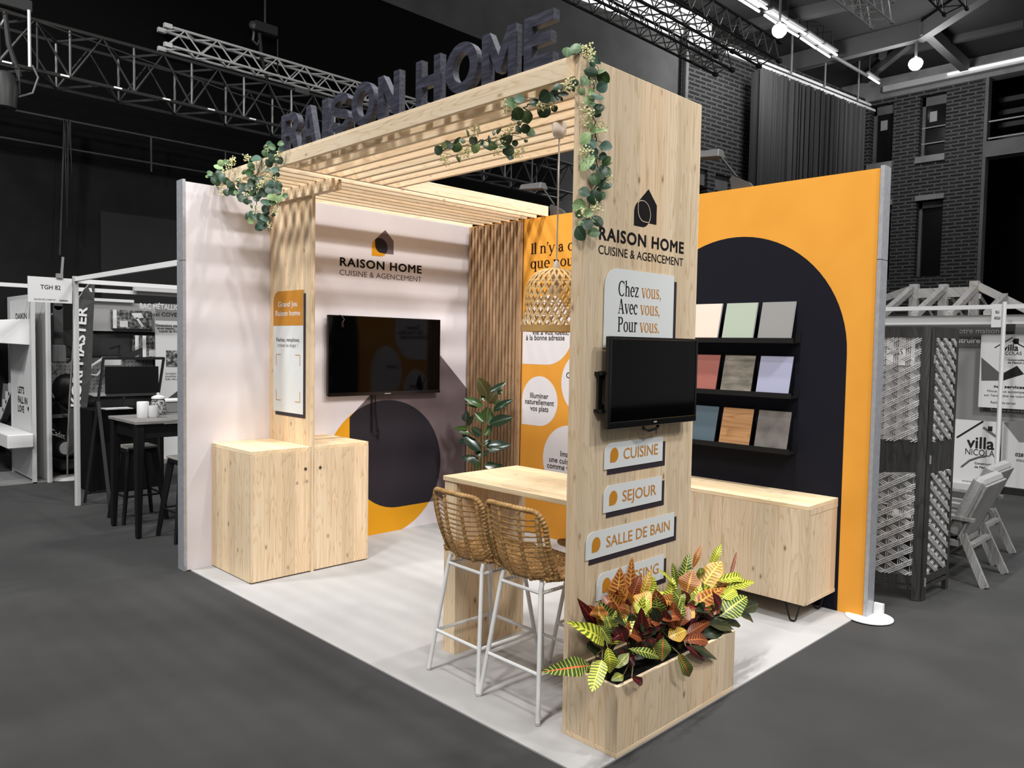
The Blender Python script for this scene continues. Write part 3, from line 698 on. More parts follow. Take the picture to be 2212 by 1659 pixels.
GL = {
 'I': (.26, [bx(.08,.08+T_*1.1,0,.70), bx(.02,.26,0,.032), bx(.02,.26,.668,.70)]), 'l': (.22, sstem(.07,.74)), 'n': (.52, sstem(.07) + arch(.10)),
 "'": (.16, [[(.05,.62),(.12,.62),(.10,.50),(.05,.46),(.07,.52)], arc(.085,.66,.05,.05,0,360,12)[:-1]]),
 'y': (.47, [strip([(.07,.47),(.24,.02)], T_), strip([(.42,.47),(.25,.03),(.16,-.17)], [t_,t_,t_]), arc(.12,-.17,.055,.05,0,360,12)[:-1], bx(.0,.19,.452,.48), bx(.32,.48,.452,.48)]),
 'a': (.45, [bx(.255,.255+T_,.04,.33), cc(.20,.32,.16,.16,15,150,T_,t_), arc(.085,.36,.05,.05,0,360,12)[:-1], cc(.17,.135,.145,.145,60,330,T_,t_), strip([(.31,.07),(.36,.015),(.43,.05)], [.05,.05,.03]), strip([(.16,.265),(.30,.30)], .045)]),
 'q': (.52, [ell(.24,.24,.22,.25,T_,t_), bx(.36,.36+T_,-.21,.48), bx(.30,.52,-.22,-.19)]),
 'u': (.54, [bx(.07,.07+T_,.14,.47), bx(.0,.07,.45,.48), cc(.21,.16,.15,.17,180,320), bx(.34,.34+T_,.02,.48), bx(.27,.34,.45,.48), bx(.34,.52,0,.03)]),
 'e': (.45, [cc(.235,.24,.215,.25,0,310), bx(.06,.44,.235,.27), cc(.235,.25,.215,.24,0,20)]), 'o': (.49, [ell(.245,.24,.225,.25,T_,t_)]),
 'C': (.66, [cc(.36,.35,.34,.37,48,312,.115,.045), bx(.575,.605,.46,.69), arc(.57,.12,.03,.03,0,360,8)[:-1]]), 'h': (.53, sstem(.07,.74) + arch(.10)),
 'z': (.43, [bx(.05,.40,.43,.48), bx(.05,.41,0,.05), strip([(.36,.45),(.08,.03)], T_*.9), bx(.05,.08,.34,.48), bx(.38,.41,0,.14)]),
 'v': (.46, [strip([(.07,.47),(.24,.0)], T_), strip([(.41,.47),(.25,.0)], t_), bx(.0,.19,.452,.48), bx(.31,.47,.452,.48)]),
 's': (.37, [strip(arc(.19,.36,.115,.10,35,250,12) + arc(.18,.125,.125,.10,80,-150,12), [.05+.055*math.sin(math.pi*k/25)**2 for k in range(26)]), bx(.29,.315,.33,.47), bx(.05,.075,.01,.15)]),
 ',': (.18, [arc(.09,.045,.055,.055,0,360,12)[:-1], [(.14,.06),(.13,-.05),(.06,-.13),(.05,-.11),(.09,-.04),(.08,.02)]]), '.': (.18, [arc(.09,.05,.06,.06,0,360,12)[:-1]]),
 'A': (.68, [strip([(.32,.70),(.55,.0)], T_*1.15), strip([(.31,.68),(.11,.0)], t_), bx(.19,.46,.21,.25), bx(.02,.22,0,.03), bx(.44,.68,0,.03)]),
 'c': (.43, [cc(.235,.24,.215,.25,45,315), arc(.37,.36,.05,.05,0,360,10)[:-1]]),
 'P': (.57, [bx(.09,.09+T_*1.1,0,.70), bx(.02,.28,0,.032), bx(.02,.2,.668,.70), cc(.28,.52,.24,.18,-95,95,.11,.045), bx(.15,.28,.66,.70), bx(.15,.28,.34,.38)]),
 'r': (.37, sstem(.07) + [cc(.23,.33,.14,.15,140,60), arc(.30,.42,.05,.05,0,360,10)[:-1]]), ' ': (.24, [])}
def serif(mb, fr, txt, u, v, h, w=None, off=.0012, m=0):
    tot = sum(GL[c][0] for c in txt); sy = h/.70; sx = w/tot if w else sy; x = 0
    for c in txt:
        adv, parts = GL[c]
        for P in parts:
            if P[0] == 'ring':
                V, F = fill([P[1], P[2]])
                mb.add([fr.p(u + (x+p.x)*sx, v + p.y*sy, off) for p in V], F, m)
            else: mb.add([fr.p(u + (x+p[0])*sx, v + p[1]*sy, off) for p in P], [list(range(len(P)))], m)
        x += adv
    return tot*sx
m = MB(); wd_ = lambda q: sum(GL[c][0] for c in q)*.1654
serif(m, FB, "Il n'y a que vous", .856, 2.661, .100, wd_("Il n'y a que vous"), .0015); serif(m, FB, 'que nous', .856, 2.525, .100, wd_('que nous'), .0015); obj('slogan_lettering', m, serif_print, wb)
# ---- slatted wood panel in the corner
sp = thing('slat_panel', (0.02, .40, 0), 'tall brown vertical slat panel in the corner between white and amber walls', 'panel')
obj('backing', MB().box(.003, .012, .02, .765, .006, 2.985), g('black_felt', 20, .9, .1), sp)
m = MB()
for k in range(16):
    y = .030 + k*.0462; w = .030 if k < 15 else .042
    m.box(.012, .046, y, y+w, .006, 2.985)
obj('slats', m, oak_slat, sp)
# ---- big column with signs
col = thing('wooden_column', (2.163, 3.69, 0), 'tall pale wooden column panel carrying the screen and four room signs', 'column')
obj('panel', MB().box(1.661, 2.665, 3.679, 3.706, .004, 3.094), wood_z2, col, bevel=.0015)
obj('backing_board', MB().box(1.661, 2.667, 3.652, 3.679, 3.0, 3.094), wood_x, col); obj('backing_board', MB().box(1.661, 2.664, 3.625, 3.6515, 3.0, 3.0935), wood_x, col)
it = logo(col, FC, .77, -2.240, 2.388, (black_print, black_print, black_print))
cxm = sum(p[0] for p in it)/len(it); cym = sum(p[1] for p in it)/len(it)
m = MB(); flat(m, FC, [it, [(cxm+(p[0]-cxm)*.93, cym+(p[1]-cym)*.94) for p in it]], .003); obj('logo_outline', m, mat('pale_outline', lin((226,208,178)), .6), col)
m = MB(); text(m, FC, 'RAISON HOME', -2.5057, 2.294, .056, .707, .032, 1.12); obj('lettering', m, black_print, col)
m = MB(); text(m, FC, 'CUISINE & AGENCEMENT', -2.508, 2.227, .040, .706, .004); obj('lettering', m, black_print, col)
def board(name, par, fr, x0, x1, y0, y1, tl, dx, dy, th=.003, lab=None):
    V, F = fill([rrect(x0, x1, y0, y1, tl)], th/2)
    b = obj(name, ([fr.p(p.x, p.y, th/2+.0035+p.z) for p in V], F), sign_white, par)
    if lab: b['label'] = lab
    V, F = fill([rrect(x0+dx, x1+dx, y0+dy, y1+dy, tl)], .0012)
    obj('shadow_board', ([fr.p(p.x, p.y, .0016+p.z) for p in V], F), sign_shadow, b)
    return b
sl = board('slogan_sign', col, FC, -2.4618, -1.888, 1.792, 2.170, .095, .030, -.030, lab='white slogan sign with a rounded corner')
m = MB(); m2 = MB()
for c0, c1, b0, w1, w2, vx in (('Chez', 'vous,', 1098, 205, 195, 625), ('Avec', 'vous,', 1275, 198, 195, 612), ('Pour', 'vous.', 1456, 198, 195, 606)):
    lx = {'Chez': 393, 'Avec': 388, 'Pour': 385}[c0]; by = b0
    p = at(1250+lx/4.607, 400+by/4.607, y=3.713); q = at(1250+vx/4.607, 400+(by+9)/4.607, y=3.713)
    r = at(1250+(vx+w2)/4.607, 400+(by+14)/4.607, y=3.713); e = at(1250+(lx+w1)/4.607, 400+(by+5)/4.607, y=3.713)
    serif(m, FC, c0, -p.x, p.z, .070, p.x-e.x, .0072); serif(m2, FC, c1, -q.x, p.z, .070, q.x-r.x, .0072)
obj('lettering', m, black_print, sl); obj('lettering', m2, brown_print, sl)
for txt, x0, x1, y0, y1, t0, t1, gs in (('CUISINE', 2.4335, 1.952, 1.2125, 1.339, .1465, .4375, 'kitchen'), ('SEJOUR', 2.4335, 1.951, 1.004, 1.133, .1465, .432, 'living room'),
                                   ('SALLE DE BAIN', 2.557, 1.8275, .797, .925, .151, .688, 'bathroom'), ('DRESSING', 2.471, 1.9135, .586, .715, .1465, .51, 'dressing room')):
    b = board('room_sign', col, FC, -x0, -x1, y0, y1, .05, .0285, -.0275, lab='white sign lettered %s' % txt)
    m = MB(); flat(m, FC, [drop(-x0+.0426, -x0+.1056, y0+.030, y0+.101)], .0075); obj('drop_mark', m, ochre_print, b)
    m = MB(); text(m, FC, txt, -x0+t0, y0+.038, .053, t1-t0, .006, 1, .0075); obj('lettering', m, brown_print, b)
# ---- screen on the column
tv = thing('television', (2.127, 3.74, 1.414), 'small black screen on a wall bracket mounted on the wooden column', 'screen')
obj('casing', MB().box(1.755, 2.4985, 3.752, 3.779, 1.414, 1.846), black_plastic, tv, bevel=.004)
obj('screen', MB().box(1.772, 2.4815, 3.775, 3.7797, 1.447, 1.832), black_gloss, tv)
obj('bezel', MB().box(1.755, 2.4985, 3.779, 3.7835, 1.414, 1.446).box(1.755, 1.771, 3.779, 3.783, 1.446, 1.846).box(2.4825, 2.4985, 3.779, 3.783, 1.446, 1.846).box(1.771, 2.4825, 3.779, 3.783, 1.833, 1.846), mat('black_glossy_plastic', lin(9), .15), tv, bevel=.002)
obj('badge', MB().box(2.115, 2.14, 3.7835, 3.7842, 1.428, 1.434), grey_light, tv)
V, F = fill([bx(-2.517, -2.30, 1.486, 1.683), arc(-2.475, 1.625, .014, .02, 180, 90, 4) + arc(-2.44, 1.625, .014, .02, 90, 0, 4) + arc(-2.44, 1.545, .014, .02, 0, -90, 4) + arc(-2.475, 1.545, .014, .02, 270, 180, 4)], .002)
obj('wall_bracket', ([Vector((-p.x, 3.7315+p.z, p.y)) for p in V], F), black_metal, tv)
obj('bracket_arm', MB().box(2.0, 2.517, 3.7065, 3.752, 1.49, 1.505).box(2.0, 2.517, 3.7065, 3.752, 1.665, 1.68).box(2.1, 2.2, 3.7065, 3.753, 1.5, 1.68), black_metal, tv)
obj('cable_loop', MB().tube([(2.19,3.75,1.43), (2.19,3.76,1.395), (2.16,3.765,1.385), (2.10,3.765,1.39), (2.07,3.76,1.40), (2.06,3.75,1.43)], .008, 8), black_plastic, tv, True)
# ---- left fin panel with the game sign
fin = thing('wooden_fin', (2.2, .33, .988), 'upright pale wooden panel standing on the two front cupboards', 'panel')
obj('panel', MB().box(2.185, 2.212, .002, .668, .0, 2.925), wood_z, fin, bevel=.0015)
sg = board('game_sign', fin, FP, .0745, .549, 1.227, 2.2025, .09, .029, -.029, lab='white and ochre prize game sign')
V, F = fill([rrect(.0745, .549, 1.9245, 2.2025, .09)]); obj('ochre_header', ([FP.p(p.x, p.y, .0072) for p in V], F), ochre_print, sg)
m = MB(); text(m, FP, 'Grand Jeu', .155, 2.076, .042, .306, .012, 1, .008); text(m, FP, 'Raison home', .1135, 2.004, .042, .392, .012, 1, .008); obj('lettering', m, white_paint, sg)
m = MB(); text(m, FP, 'Flashez, remplissez,', .1246, 1.797, .030, .374, .007, 1, .0072); obj('lettering', m, black_print, sg)
m = MB(); text(m, FP, 'croisez les doigts !', .142, 1.754, .028, .323, 0, 1, .0072); obj('lettering', m, grey_print, sg)
m = MB()
for x, s1 in ((.125, 1), (.502, -1)):
    for z, s2 in ((1.691, -1), (1.320, 1)):
        for a in (bx(min(x, x+.075*s1), max(x, x+.075*s1), z-.003, z+.003), bx(x-.004, x+.004, min(z, z+.085*s2), max(z, z+.085*s2))): m.add([FP.p(p[0], p[1], .0072) for p in a], [[0,1,2,3]])
obj('corner_marks', m, brown_print, sg)
# ---- cupboards under the fin
def cupboard(x0, x1, lab, lockx, caps, fin_edge):
    t = thing('cupboard', ((x0+x1)/2, .33, 0), lab, 'cupboard')
    obj('carcass', MB().box(x0, x1, .003, .640, .012, .958), wood_z, t)
    obj('top', MB().box(x0, x1, .003, .662, .958, .988), wood_top, t, bevel=.0015)
    d = obj('door', MB().box(x0+.001, x1-.001, .640, .665, .016, .957) if False else MB().box(x0, x1, .6405, .6655, .014, .957), wood_z, t, bevel=.0015)
    obj('lock', MB().tube([(lockx[0], .664, lockx[1]), (lockx[0], .670, lockx[1])], .012, 14).tube([(lockx[0], .670, lockx[1]), (lockx[0], .671, lockx[1])], .008, 12), knob_steel, d)
    for cx_, cz in caps: obj('cap', MB().tube([(cx_, .664, cz), (cx_, .6675, cz)], .012, 14), mat('grey_beige_cap', lin((176,160,138)), .6), d)
    obj('plinth', MB().box(x0+.01, x1-.01, .02, .63, .004, .013), grey_black, t)
p1 = at(440+760/3.4556, 800+735/3.4556, y=.666); p2 = at(440+870/3.4556, 800+725/3.4556, y=.666)
c1 = [at(440+a/3.4556, 800+b/3.4556, y=.666) for a, b in ((697, 840), (771, 827))]
cupboard(2.213, 2.706, 'pale wooden cupboard nearest the aisle, in front of the upright fin panel', (p1.x, p1.z), [(q.x, q.z) for q in c1], True)
cupboard(1.6815, 2.184, 'pale wooden cupboard behind the fin panel, under the wall screen', (p2.x, p2.z), [], False)
# ---- slatted roof
pg = thing('pergola', (1.4, 1.5, 3.0), 'L-shaped pale wooden slatted roof above the stand', 'pergola')
Z0, Z1 = 3.0, 3.094
obj('front_beam', MB().box(2.6385, 2.6655, 1.0475, 3.6245, Z0, Z1), wood_py, pg, bevel=.0015)
obj('front_beam', MB().box(2.6385, 2.6655, -.035, 1.046, Z0, Z1), wood_py, pg, bevel=.0015)
for x in (2.565, 2.446, 2.325, 2.203, 2.08, 1.957, 1.835, 1.70): obj('slat', MB().box(x-.027, x, 1.0475, 3.6245, Z0, Z1-.001), wood_py, pg, bevel=.0012)
obj('cross_board', MB().box(-.03, 2.6385, 1.020, 1.047, Z0, Z1), wood_px, pg, bevel=.0015); obj('cross_board', MB().box(-.03, 2.6385, -.035, -.008, Z0+.001, Z1), wood_px, pg)
for y in (.166, .290, .413, .537, .658, .775, .899): obj('slat', MB().box(-.03, 2.6385, y-.027, y, Z0, Z1), wood_px, pg, bevel=.0012)
obj('support_board', MB().box(2.2125, 2.2395, .003, .985, 2.912, 2.9985), wood_py, pg, bevel=.0015); obj('support_board', MB().box(2.157, 2.1845, .003, .985, 2.922, 2.9985), wood_py, pg, bevel=.0015)
# ---- raised letters
def Rl(): return [[(0,0),(0,1),(.55,1)] + arc(.55,.69,.45,.31,80,-50,12) + [(1,0),(.73,0),(.46,.39),(.25,.39),(.25,0)], [(.25,.58),(.52,.58)] + arc(.52,.695,.22,.115,-80,80,8) + [(.52,.81),(.25,.81)]]
LET = {'R': Rl(), 'A': [[(0,0),(.375,1),(.625,1),(1,0),(.75,0),(.68,.2),(.32,.2),(.25,0)], [(.38,.39),(.62,.39),(.5,.76)]], 'I': [bx(0,1,0,1)],
 'S': [strip(arc(.5,.70,.375,.20,10,262,16) + arc(.5,.30,.375,.20,82,-170,16), .2)], 'O': [arc(.5,.5,.5,.52,0,360,36)[:-1], arc(.5,.5,.26,.31,0,360,36)[:-1]],
 'N': [[(0,0),(0,1),(.26,1),(.74,.40),(.74,1),(1,1),(1,0),(.75,0),(.26,.61),(.26,0)]], 'H': [[(0,0),(0,1),(.25,1),(.25,.61),(.75,.61),(.75,1),(1,1),(1,0),(.75,0),(.75,.39),(.25,.39),(.25,0)]],
 'M': [[(0,0),(0,1),(.24,1),(.5,.5),(.76,1),(1,1),(1,0),(.78,0),(.78,.62),(.56,.17),(.44,.17),(.22,.62),(.22,0)]], 'E': [[(0,0),(0,1),(1,1),(1,.79),(.27,.79),(.27,.62),(.92,.62),(.92,.42),(.27,.42),(.27,.21),(1,.21),(1,0)]]}
LY = [('R',1.021,1.2484,'first letter, R of the first word, at the left end of the beam'), ('A',1.2863,1.4749,'letter A between R and I'), ('I',1.5476,1.6209,'narrow letter I between A and S'), ('S',1.6465,1.8626,'letter S after the narrow I'), ('O',1.8861,2.1252,'letter O of the first word, before N'),
      ('N',2.1614,2.3679,'letter N ending the first word'), ('H',2.5186,2.7277,'letter H starting the second word'), ('O',2.7713,3.025,'letter O of the second word, between H and M'), ('M',3.0544,3.2965,'letter M between O and E'), ('E',3.3511,3.5378,'last letter, E nearest the big column')]
for ch, y0, y1, lab in LY:
    V, F = fill(LET[ch], .019, .002)
    hh = .245
    obj_ = obj('sign_letter', ([Vector((2.640 + p.z, y0 + p.x*(y1-y0), 3.0955 + .005*(ch == 'O') + p.y*hh)) for p in V], F), letter_paint)
    tag(obj_, 'raised dark ' + lab, 'letter', 'raised sign letters on the beam')
# ---- wall screen
wt = thing('television', (1.07, .05, 1.32), 'large black flat screen on the white wall beside the house mural', 'screen')
obj('casing', MB().box(.436, 1.698, .035, .064, 1.323, 2.037), black_plastic, wt, bevel=.003)
obj('screen', MB().box(.444, 1.690, .060, .0655, 1.352, 2.030), black_gloss, wt)
obj('bezel', MB().box(.436, 1.698, .064, .069, 1.320, 1.350), mat('black_chin', lin(10), .2), wt, bevel=.002)
obj('badge', MB().box(1.03, 1.10, .069, .0697, 1.328, 1.335), grey_light, wt)
obj('wall_mount', MB().box(.85, 1.3, .001, .036, 1.55, 1.85), black_metal, wt)
p = at(736, 682, y=.075); q = at(741, 690, y=.075); r = at(739, 702, y=.075)
obj('loose_cable', MB().tube([(p.x, .05, 2.04), (p.x-.01, .076, 2.035), (q.x-.012, .078, q.z), (r.x, .078, r.z+.02)], .003, 6), grey_mid, wt)
obj('plug', MB().box(r.x-.012, r.x+.012, .07, .084, r.z-.02, r.z+.022), black_plastic, wt)
zb = at(801, 940, y=.02).z
obj('power_cable', MB().tube([(1.205,.02,1.40), (1.204,.018,1.2), (1.2,.018,1.0), (1.198,.02,zb+.02)], .007, 6).tube([(1.17,.02,1.40), (1.165,.018,1.2), (1.13,.02,.9), (1.125,.02,zb+.06), (1.15,.02,zb), (1.19,.02,zb+.01)], .0045, 6), black_plastic, wt)
# ---- bar table fixed to the column
bt = thing('bar_table', (2.15, 3.1, 0), 'high pale wooden counter table fixed to the big column', 'table')
obj('top', MB().box(1.842, 2.452, 2.545, 3.678, 1.008, 1.035), wood_top, bt, bevel=.0015)
obj('leg', MB().box(1.875, 2.445, 2.553, 2.655, .004, 1.0075), wood_z, bt, bevel=.0015)
# ---- sideboard on hairpin legs
sb = thing('sideboard', (.24, 2.9, 0), 'long pale wooden sideboard on black hairpin legs under the ledges', 'sideboard')
obj('carcass', MB().box(.004, .446, 1.99, 3.833, .135, .762), wood_z2, sb)
obj('top', MB().box(.004, .468, 1.988, 3.836, .762, .79), wood_top, sb, bevel=.0012)
for a, b in ((1.99, 2.604), (2.606, 3.2185), (3.2205, 3.834)): obj('door', MB().box(.4465, .468, a, b, .136, .7605), wood_z2, sb, bevel=.0012)
obj('end_frame', MB().box(.004, .4465, 3.8335, 3.836, .7265, .7615).box(.004, .4465, 3.8335, 3.836, .136, .16).box(.425, .4465, 3.8335, 3.836, .16, .7265), wood_z2, sb)
for x, y in ((.43, 3.79), (.06, 3.79), (.43, 2.03), (.06, 2.03)):
    d = -1 if y > 3 else 1
    obj('hairpin_leg', MB().tube([(x, y, .136), (x+.005, y+d*.028, .02), (x+.005, y+d*.04, .0105), (x+.005, y+d*.058, .0105), (x+.005, y+d*.07, .02), (x-.0, y+d*.11, .136)], .006, 8), black_metal, sb, True)
# ---- picture ledges with sample boards
def shade(name, c1, c2=None, sc=9, rough=.45, **k): return noisy(name, lin(c1), lin(c2 or c1), sc, rough, 4, **k)
def marble_b(nt, b):
    n = N(nt, 'ShaderNodeTexNoise'); n.inputs['Scale'].default_value = 9.; n.inputs['Detail'].default_value = 6.; L(nt, coords(nt), n.inputs['Vector'])
    c = ramp(nt, n.outputs[0], [(.3, lin((96,92,90))), (.7, lin((124,120,116)))])
    w = N(nt, 'ShaderNodeTexWave'); w.inputs['Scale'].default_value = 1.6; w.inputs['Distortion'].default_value = 2.2; w.inputs['Detail'].default_value = 2.; w.inputs['Detail Scale'].default_value = 1.2
    L(nt, coords(nt, rot=(.6, .2, 0)), w.inputs['Vector'])
    L(nt, mixc(nt, ramp(nt, w.outputs[1], [(.996, (0,0,0)), (1, (.7,.7,.7))]), c, lin((196,192,188))), b.inputs['Base Color'])
ledges = [(1.8445, 'top', [('cream', shade('cream_laminate', (222,202,188))), ('sage green', shade('sage_laminate', (162,174,158))), ('mid grey', shade('grey_laminate', (136,136,135)))]),
          (1.4545, 'middle', [('brick red', shade('red_laminate', (156,96,87))), ('brushed concrete', shade('concrete_laminate', (96,92,84), (138,132,120), 7, sc3=(1, 1, 3))), ('pale lavender', shade('lavender_laminate', (158,160,184)))]),
          (1.0590, 'bottom', [('blue grey', shade('blue_grey_laminate', (84,102,112))), ('oak', wood('oak_laminate', 1, lin((198,156,114)), lin((180,134,90)), lin((146,98,60)), .5, 9, 0)), ('dark marble', mat('marble_laminate', lin(110), .35, 0, .5, marble_b))])]
for z, nm, tiles in ledges:
    lt = thing('picture_ledge', (.06, 3.0, z), '%s black picture ledge on the navy arch' % nm, 'shelf', 'black picture ledges')
    obj('base', MB().box(.002, .12, 2.47, 3.529, z, z+.012), black_matte, lt); obj('back', MB().box(.002, .013, 2.47, 3.531, z+.012, z+.069), black_matte, lt); obj('front_lip', MB().box(.108, .12, 2.47, 3.527, z+.012, z+.037), black_matte, lt)
    for k, (tn, mt) in enumerate(tiles):
        y0 = (2.672, 2.961, 3.250)[k]; zb, zt = z+.0135, z+.0135+.283
        x0, x1 = .090, .019; th = .016; sl_ = (x0-x1)/(zt-zb)
        tl = thing('sample_board', (.06, y0+.124, zb), '%s sample board leaning on the %s ledge' % (tn, nm), 'sample board', 'leaning sample boards')
        def slab(a, b, y0=y0, zb=zb, zt=zt, x0=x0, x1=x1, th=th): return [(x0+a,y0,zb),(x0+b,y0,zb),(x0+b,y0+.248,zb),(x0+a,y0+.248,zb),(x1+a,y0,zt),(x1+b,y0,zt),(x1+b,y0+.248,zt),(x1+a,y0+.248,zt)]
        obj('board', MB().hexa(slab(-.002, .0135)), black_matte if tn not in ('mid grey', 'cream', 'sage green') else grey_light, tl); obj('facing', MB().hexa(slab(.0137, .0155)), mt, tl)
# ---- pendant lamp of woven bamboo
pl = thing('pendant_lamp', (2.18, 3.15, 1.874), 'woven bamboo bell pendant lamp hanging over the bar table', 'lamp')
LX, LYY, LZ = 2.18, 3.152, 1.874
obj('ceiling_cup', MB().lathe([(.008,2.918),(.022,2.921),(.034,2.935),(.039,2.96),(.041,2.999),(.036,2.999),(.0,2.985)], (LX-.02, LYY-.015, 0), 24), white_plastic, pl, True)
obj('cord', MB().tube([(LX-.02, LYY-.015, 2.922), (LX-.01, LYY-.006, 2.5), (LX, LYY, LZ+.345)], .0042, 8), white_plastic, pl, True)
obj('socket', MB().lathe([(.006,.385),(.015,.375),(.020,.345),(.021,.27),(.018,.265)], (LX, LYY, LZ), 16), white_plastic, pl, True)
prof = [(.185,.03),(.180,.05),(.170,.095),(.1665,.14),(.1665,.20),(.160,.24),(.148,.272),(.124,.307),(.098,.324),(.073,.334),(.04,.341),(.022,.343)]
def profat(t):
    z = t*(len(prof)-1); i = min(int(z), len(prof)-2); f = z-i
    return prof[i][0]*(1-f)+prof[i+1][0]*f, prof[i][1]*(1-f)+prof[i+1][1]*f
wv = MB(); NS = 25
for s_ in (1, -1):
    for k in range(NS):
        a0 = 2*math.pi*k/NS; V = []
        for i in range(25):
            t = i/24; r, z = profat(t); a = a0 + s_*math.radians(70)*z/.343
            dr = .0014*s_ + .0012*math.sin(i*1.9 + k*math.pi)
            wdt = .0046*min(1, r/.11)+.0008
            aw = wdt/max(r, .03)
            for sg2 in (-1, 1):
                for dd in (-.0007, .0007):
                    rr = r + dr + dd; V.append((LX + rr*math.cos(a+sg2*aw), LYY + rr*math.sin(a+sg2*aw), LZ + z + sg2*s_*wdt*-.35))
        F = []
        for i in range(24):
            b, c = 4*i, 4*i+4
            F += [[b, b+2, c+2, c], [b+1, c+1, c+3, b+3], [b, c, c+1, b+1], [b+2, b+3, c+3, c+2]]
        wv.add(V, F)
obj('woven_shade', wv, bamboo, pl)
obj('rim', MB().lathe([(.1865,.0),(.191,.0),(.189,.034),(.185,.034),(.1865,.0)], (LX, LYY, LZ), 40), bamboo_rim, pl, True)
rb = MB()
for r, z in ((.1695,.088), (.168,.15), (.152,.268)): rb.tube([(LX+(r-.004)*math.cos(2*math.pi*k/36), LYY+(r-.004)*math.sin(2*math.pi*k/36), LZ+z) for k in range(36)], .0026, 6, closed=True)
obj('hoop', rb, bamboo_rim, pl)
obj('bulb', MB().ball((LX, LYY, LZ+.225), .03, 14).tube([(LX,LYY,LZ+.25),(LX,LYY,LZ+.28)], .014, 10), mat('clear_bulb', lin((235,225,205)), .1), pl, True)
# ---- rattan bar stools
def shell(s, t):
    """s across -1..1, t along: 0 seat front, .52 bend, 1 top of the back; local, back towards +x"""
    hw = .205
    if t < .10: hw *= .93 + .07*(t/.10)
    if t < .5:
        x = -.20 + .36*(t/.5); z = .655 + .03*(1-t/.5)**2 - .012*math.sin(math.pi*t/.5)
    else:
        k = (t-.5)/.5
        x = .16 + .085*math.sin(k*math.pi/2*.9) + .012*k; z = .655 + .36*(k**1.25)
    y = s*hw
    e = abs(s)**2.2
    if t < .5: z += .035*e*(.3+t)
    else:
        k = (t-.5)/.5; x -= .055*e*(1-.25*k); z += .035*e*(.8)*(1-k) - .010*e*k
    return Vector((x, y, z))
def make_stool():
    t = thing('bar_stool', (0,0,0), 'x', 'stool')
    feet = [(.235,-.208),(.235,.208),(-.225,.208),(-.225,-.208)]; tops = [(.155,-.135),(.155,.135),(-.13,.135),(-.13,-.135)]
    at_ = lambda i, z: Vector((feet[i][0]+(tops[i][0]-feet[i][0])*z/.64, feet[i][1]+(tops[i][1]-feet[i][1])*z/.64, z))
    for i in range(4): obj('leg', MB().tube([at_(i, .004), at_(i, .62), at_(i, .645) + Vector((-.01 if i < 2 else .01, 0, .004))], .0115, 10), white_paint, t, True, local=True)
    for z, nm, r in ((.225, 'footrest_bar', .0095), (.60, 'seat_rail', .0095)):
        for i in range(4):
            j = (i+1) % 4; obj(nm, MB().tube([at_(i, z), at_(j, z)], r, 8), white_paint, t, True, local=True)
    for i in range(4): obj('foot_cap', MB().tube([at_(i, 0.0), at_(i, .012)], .013, 10), grey_light, t, local=True)
    
    # rim: thick wrapped cane around the edge
    ed = [shell(-1, k/30) for k in range(1, 29)]
    c1_ = [Vector(shell(-1, .955)).lerp(shell(-.8, 1), .5)]
    topl = [shell(-1+2*k/14, 1.0) for k in range(1, 14)]
    back_ = [shell(1, k/30) for k in range(28, 0, -1)]
    frnt = [shell(1-2*k/12, .0) for k in range(1, 12)]
    rim = ed + topl + back_ + frnt
    fine = []
    for i in range(len(rim)):
        a, b = rim[i], rim[(i+1) % len(rim)]; n_ = max(1, int((b-a).length/.006))
        fine += [a.lerp(b, k/n_) for k in range(n_)]
    for _ in range(18): fine = [(fine[i-1] + fine[i]*2 + fine[(i+1) % len(fine)])/4 for i in range(len(fine))]
    obj('rim', MB().tube(fine, [.0135 + .0022*math.sin(k*2.1) for k in range(len(fine))], 10, closed=True), rattan, t, True, local=True)
    for s in (-.82, -.30, .34, .84):
        P = [shell(s, .02 + .96*k/90) + Vector((.004, 0, -.002)) for k in range(91)]
        obj('back_rib', MB().tube(P, [(.0095 if abs(s) < .6 else .0115) + .0022*math.sin(k*1.9) for k in range(91)], 8), rattan, t, True, local=True)
    cm = MB()
    for k in range(13): 
        tt = .56 + .40*k/12
        cm.tube([shell(-1 + 2*i/18, tt + .02*(1-abs(-1+2*i/18)**2)*-1.2) for i in range(19)], .0046, 6)
    obj('back_canes', cm, rattan_thin, t, True, local=True)
    sm = MB()
    for k in range(19):
        tt = .03 + .50*k/18
        sm.tube([shell(-1 + 2*i/16, tt) for i in range(17)], .0062, 6)
    for k in range(11):
        s = -.75 + 1.5*k/10
        sm.tube([shell(s, .02 + .5*i/12) + Vector((0,0,.006*(1 if i % 2 else -1))) for i in range(13)], .005, 6)
    obj('woven_seat', sm, rattan_thin, t, True, local=True)
    return t
st = make_stool()
st['label'] = 'rattan bar stool with white legs, farther from the big column'; st['group'] = 'rattan bar stools'
st.location = (2.455, 2.935, .0045); st.rotation_euler = (0, 0, math.radians(-2))
dup(st, (2.46, 3.355, .0045), math.radians(-1), 'rattan bar stool with white legs, half hidden by the big column', 'rattan bar stools')
dup(st, (1.895, 3.31, .0045), math.pi, 'rattan bar stool on the far side of the counter table, only its seat edge showing', 'rattan bar stools')

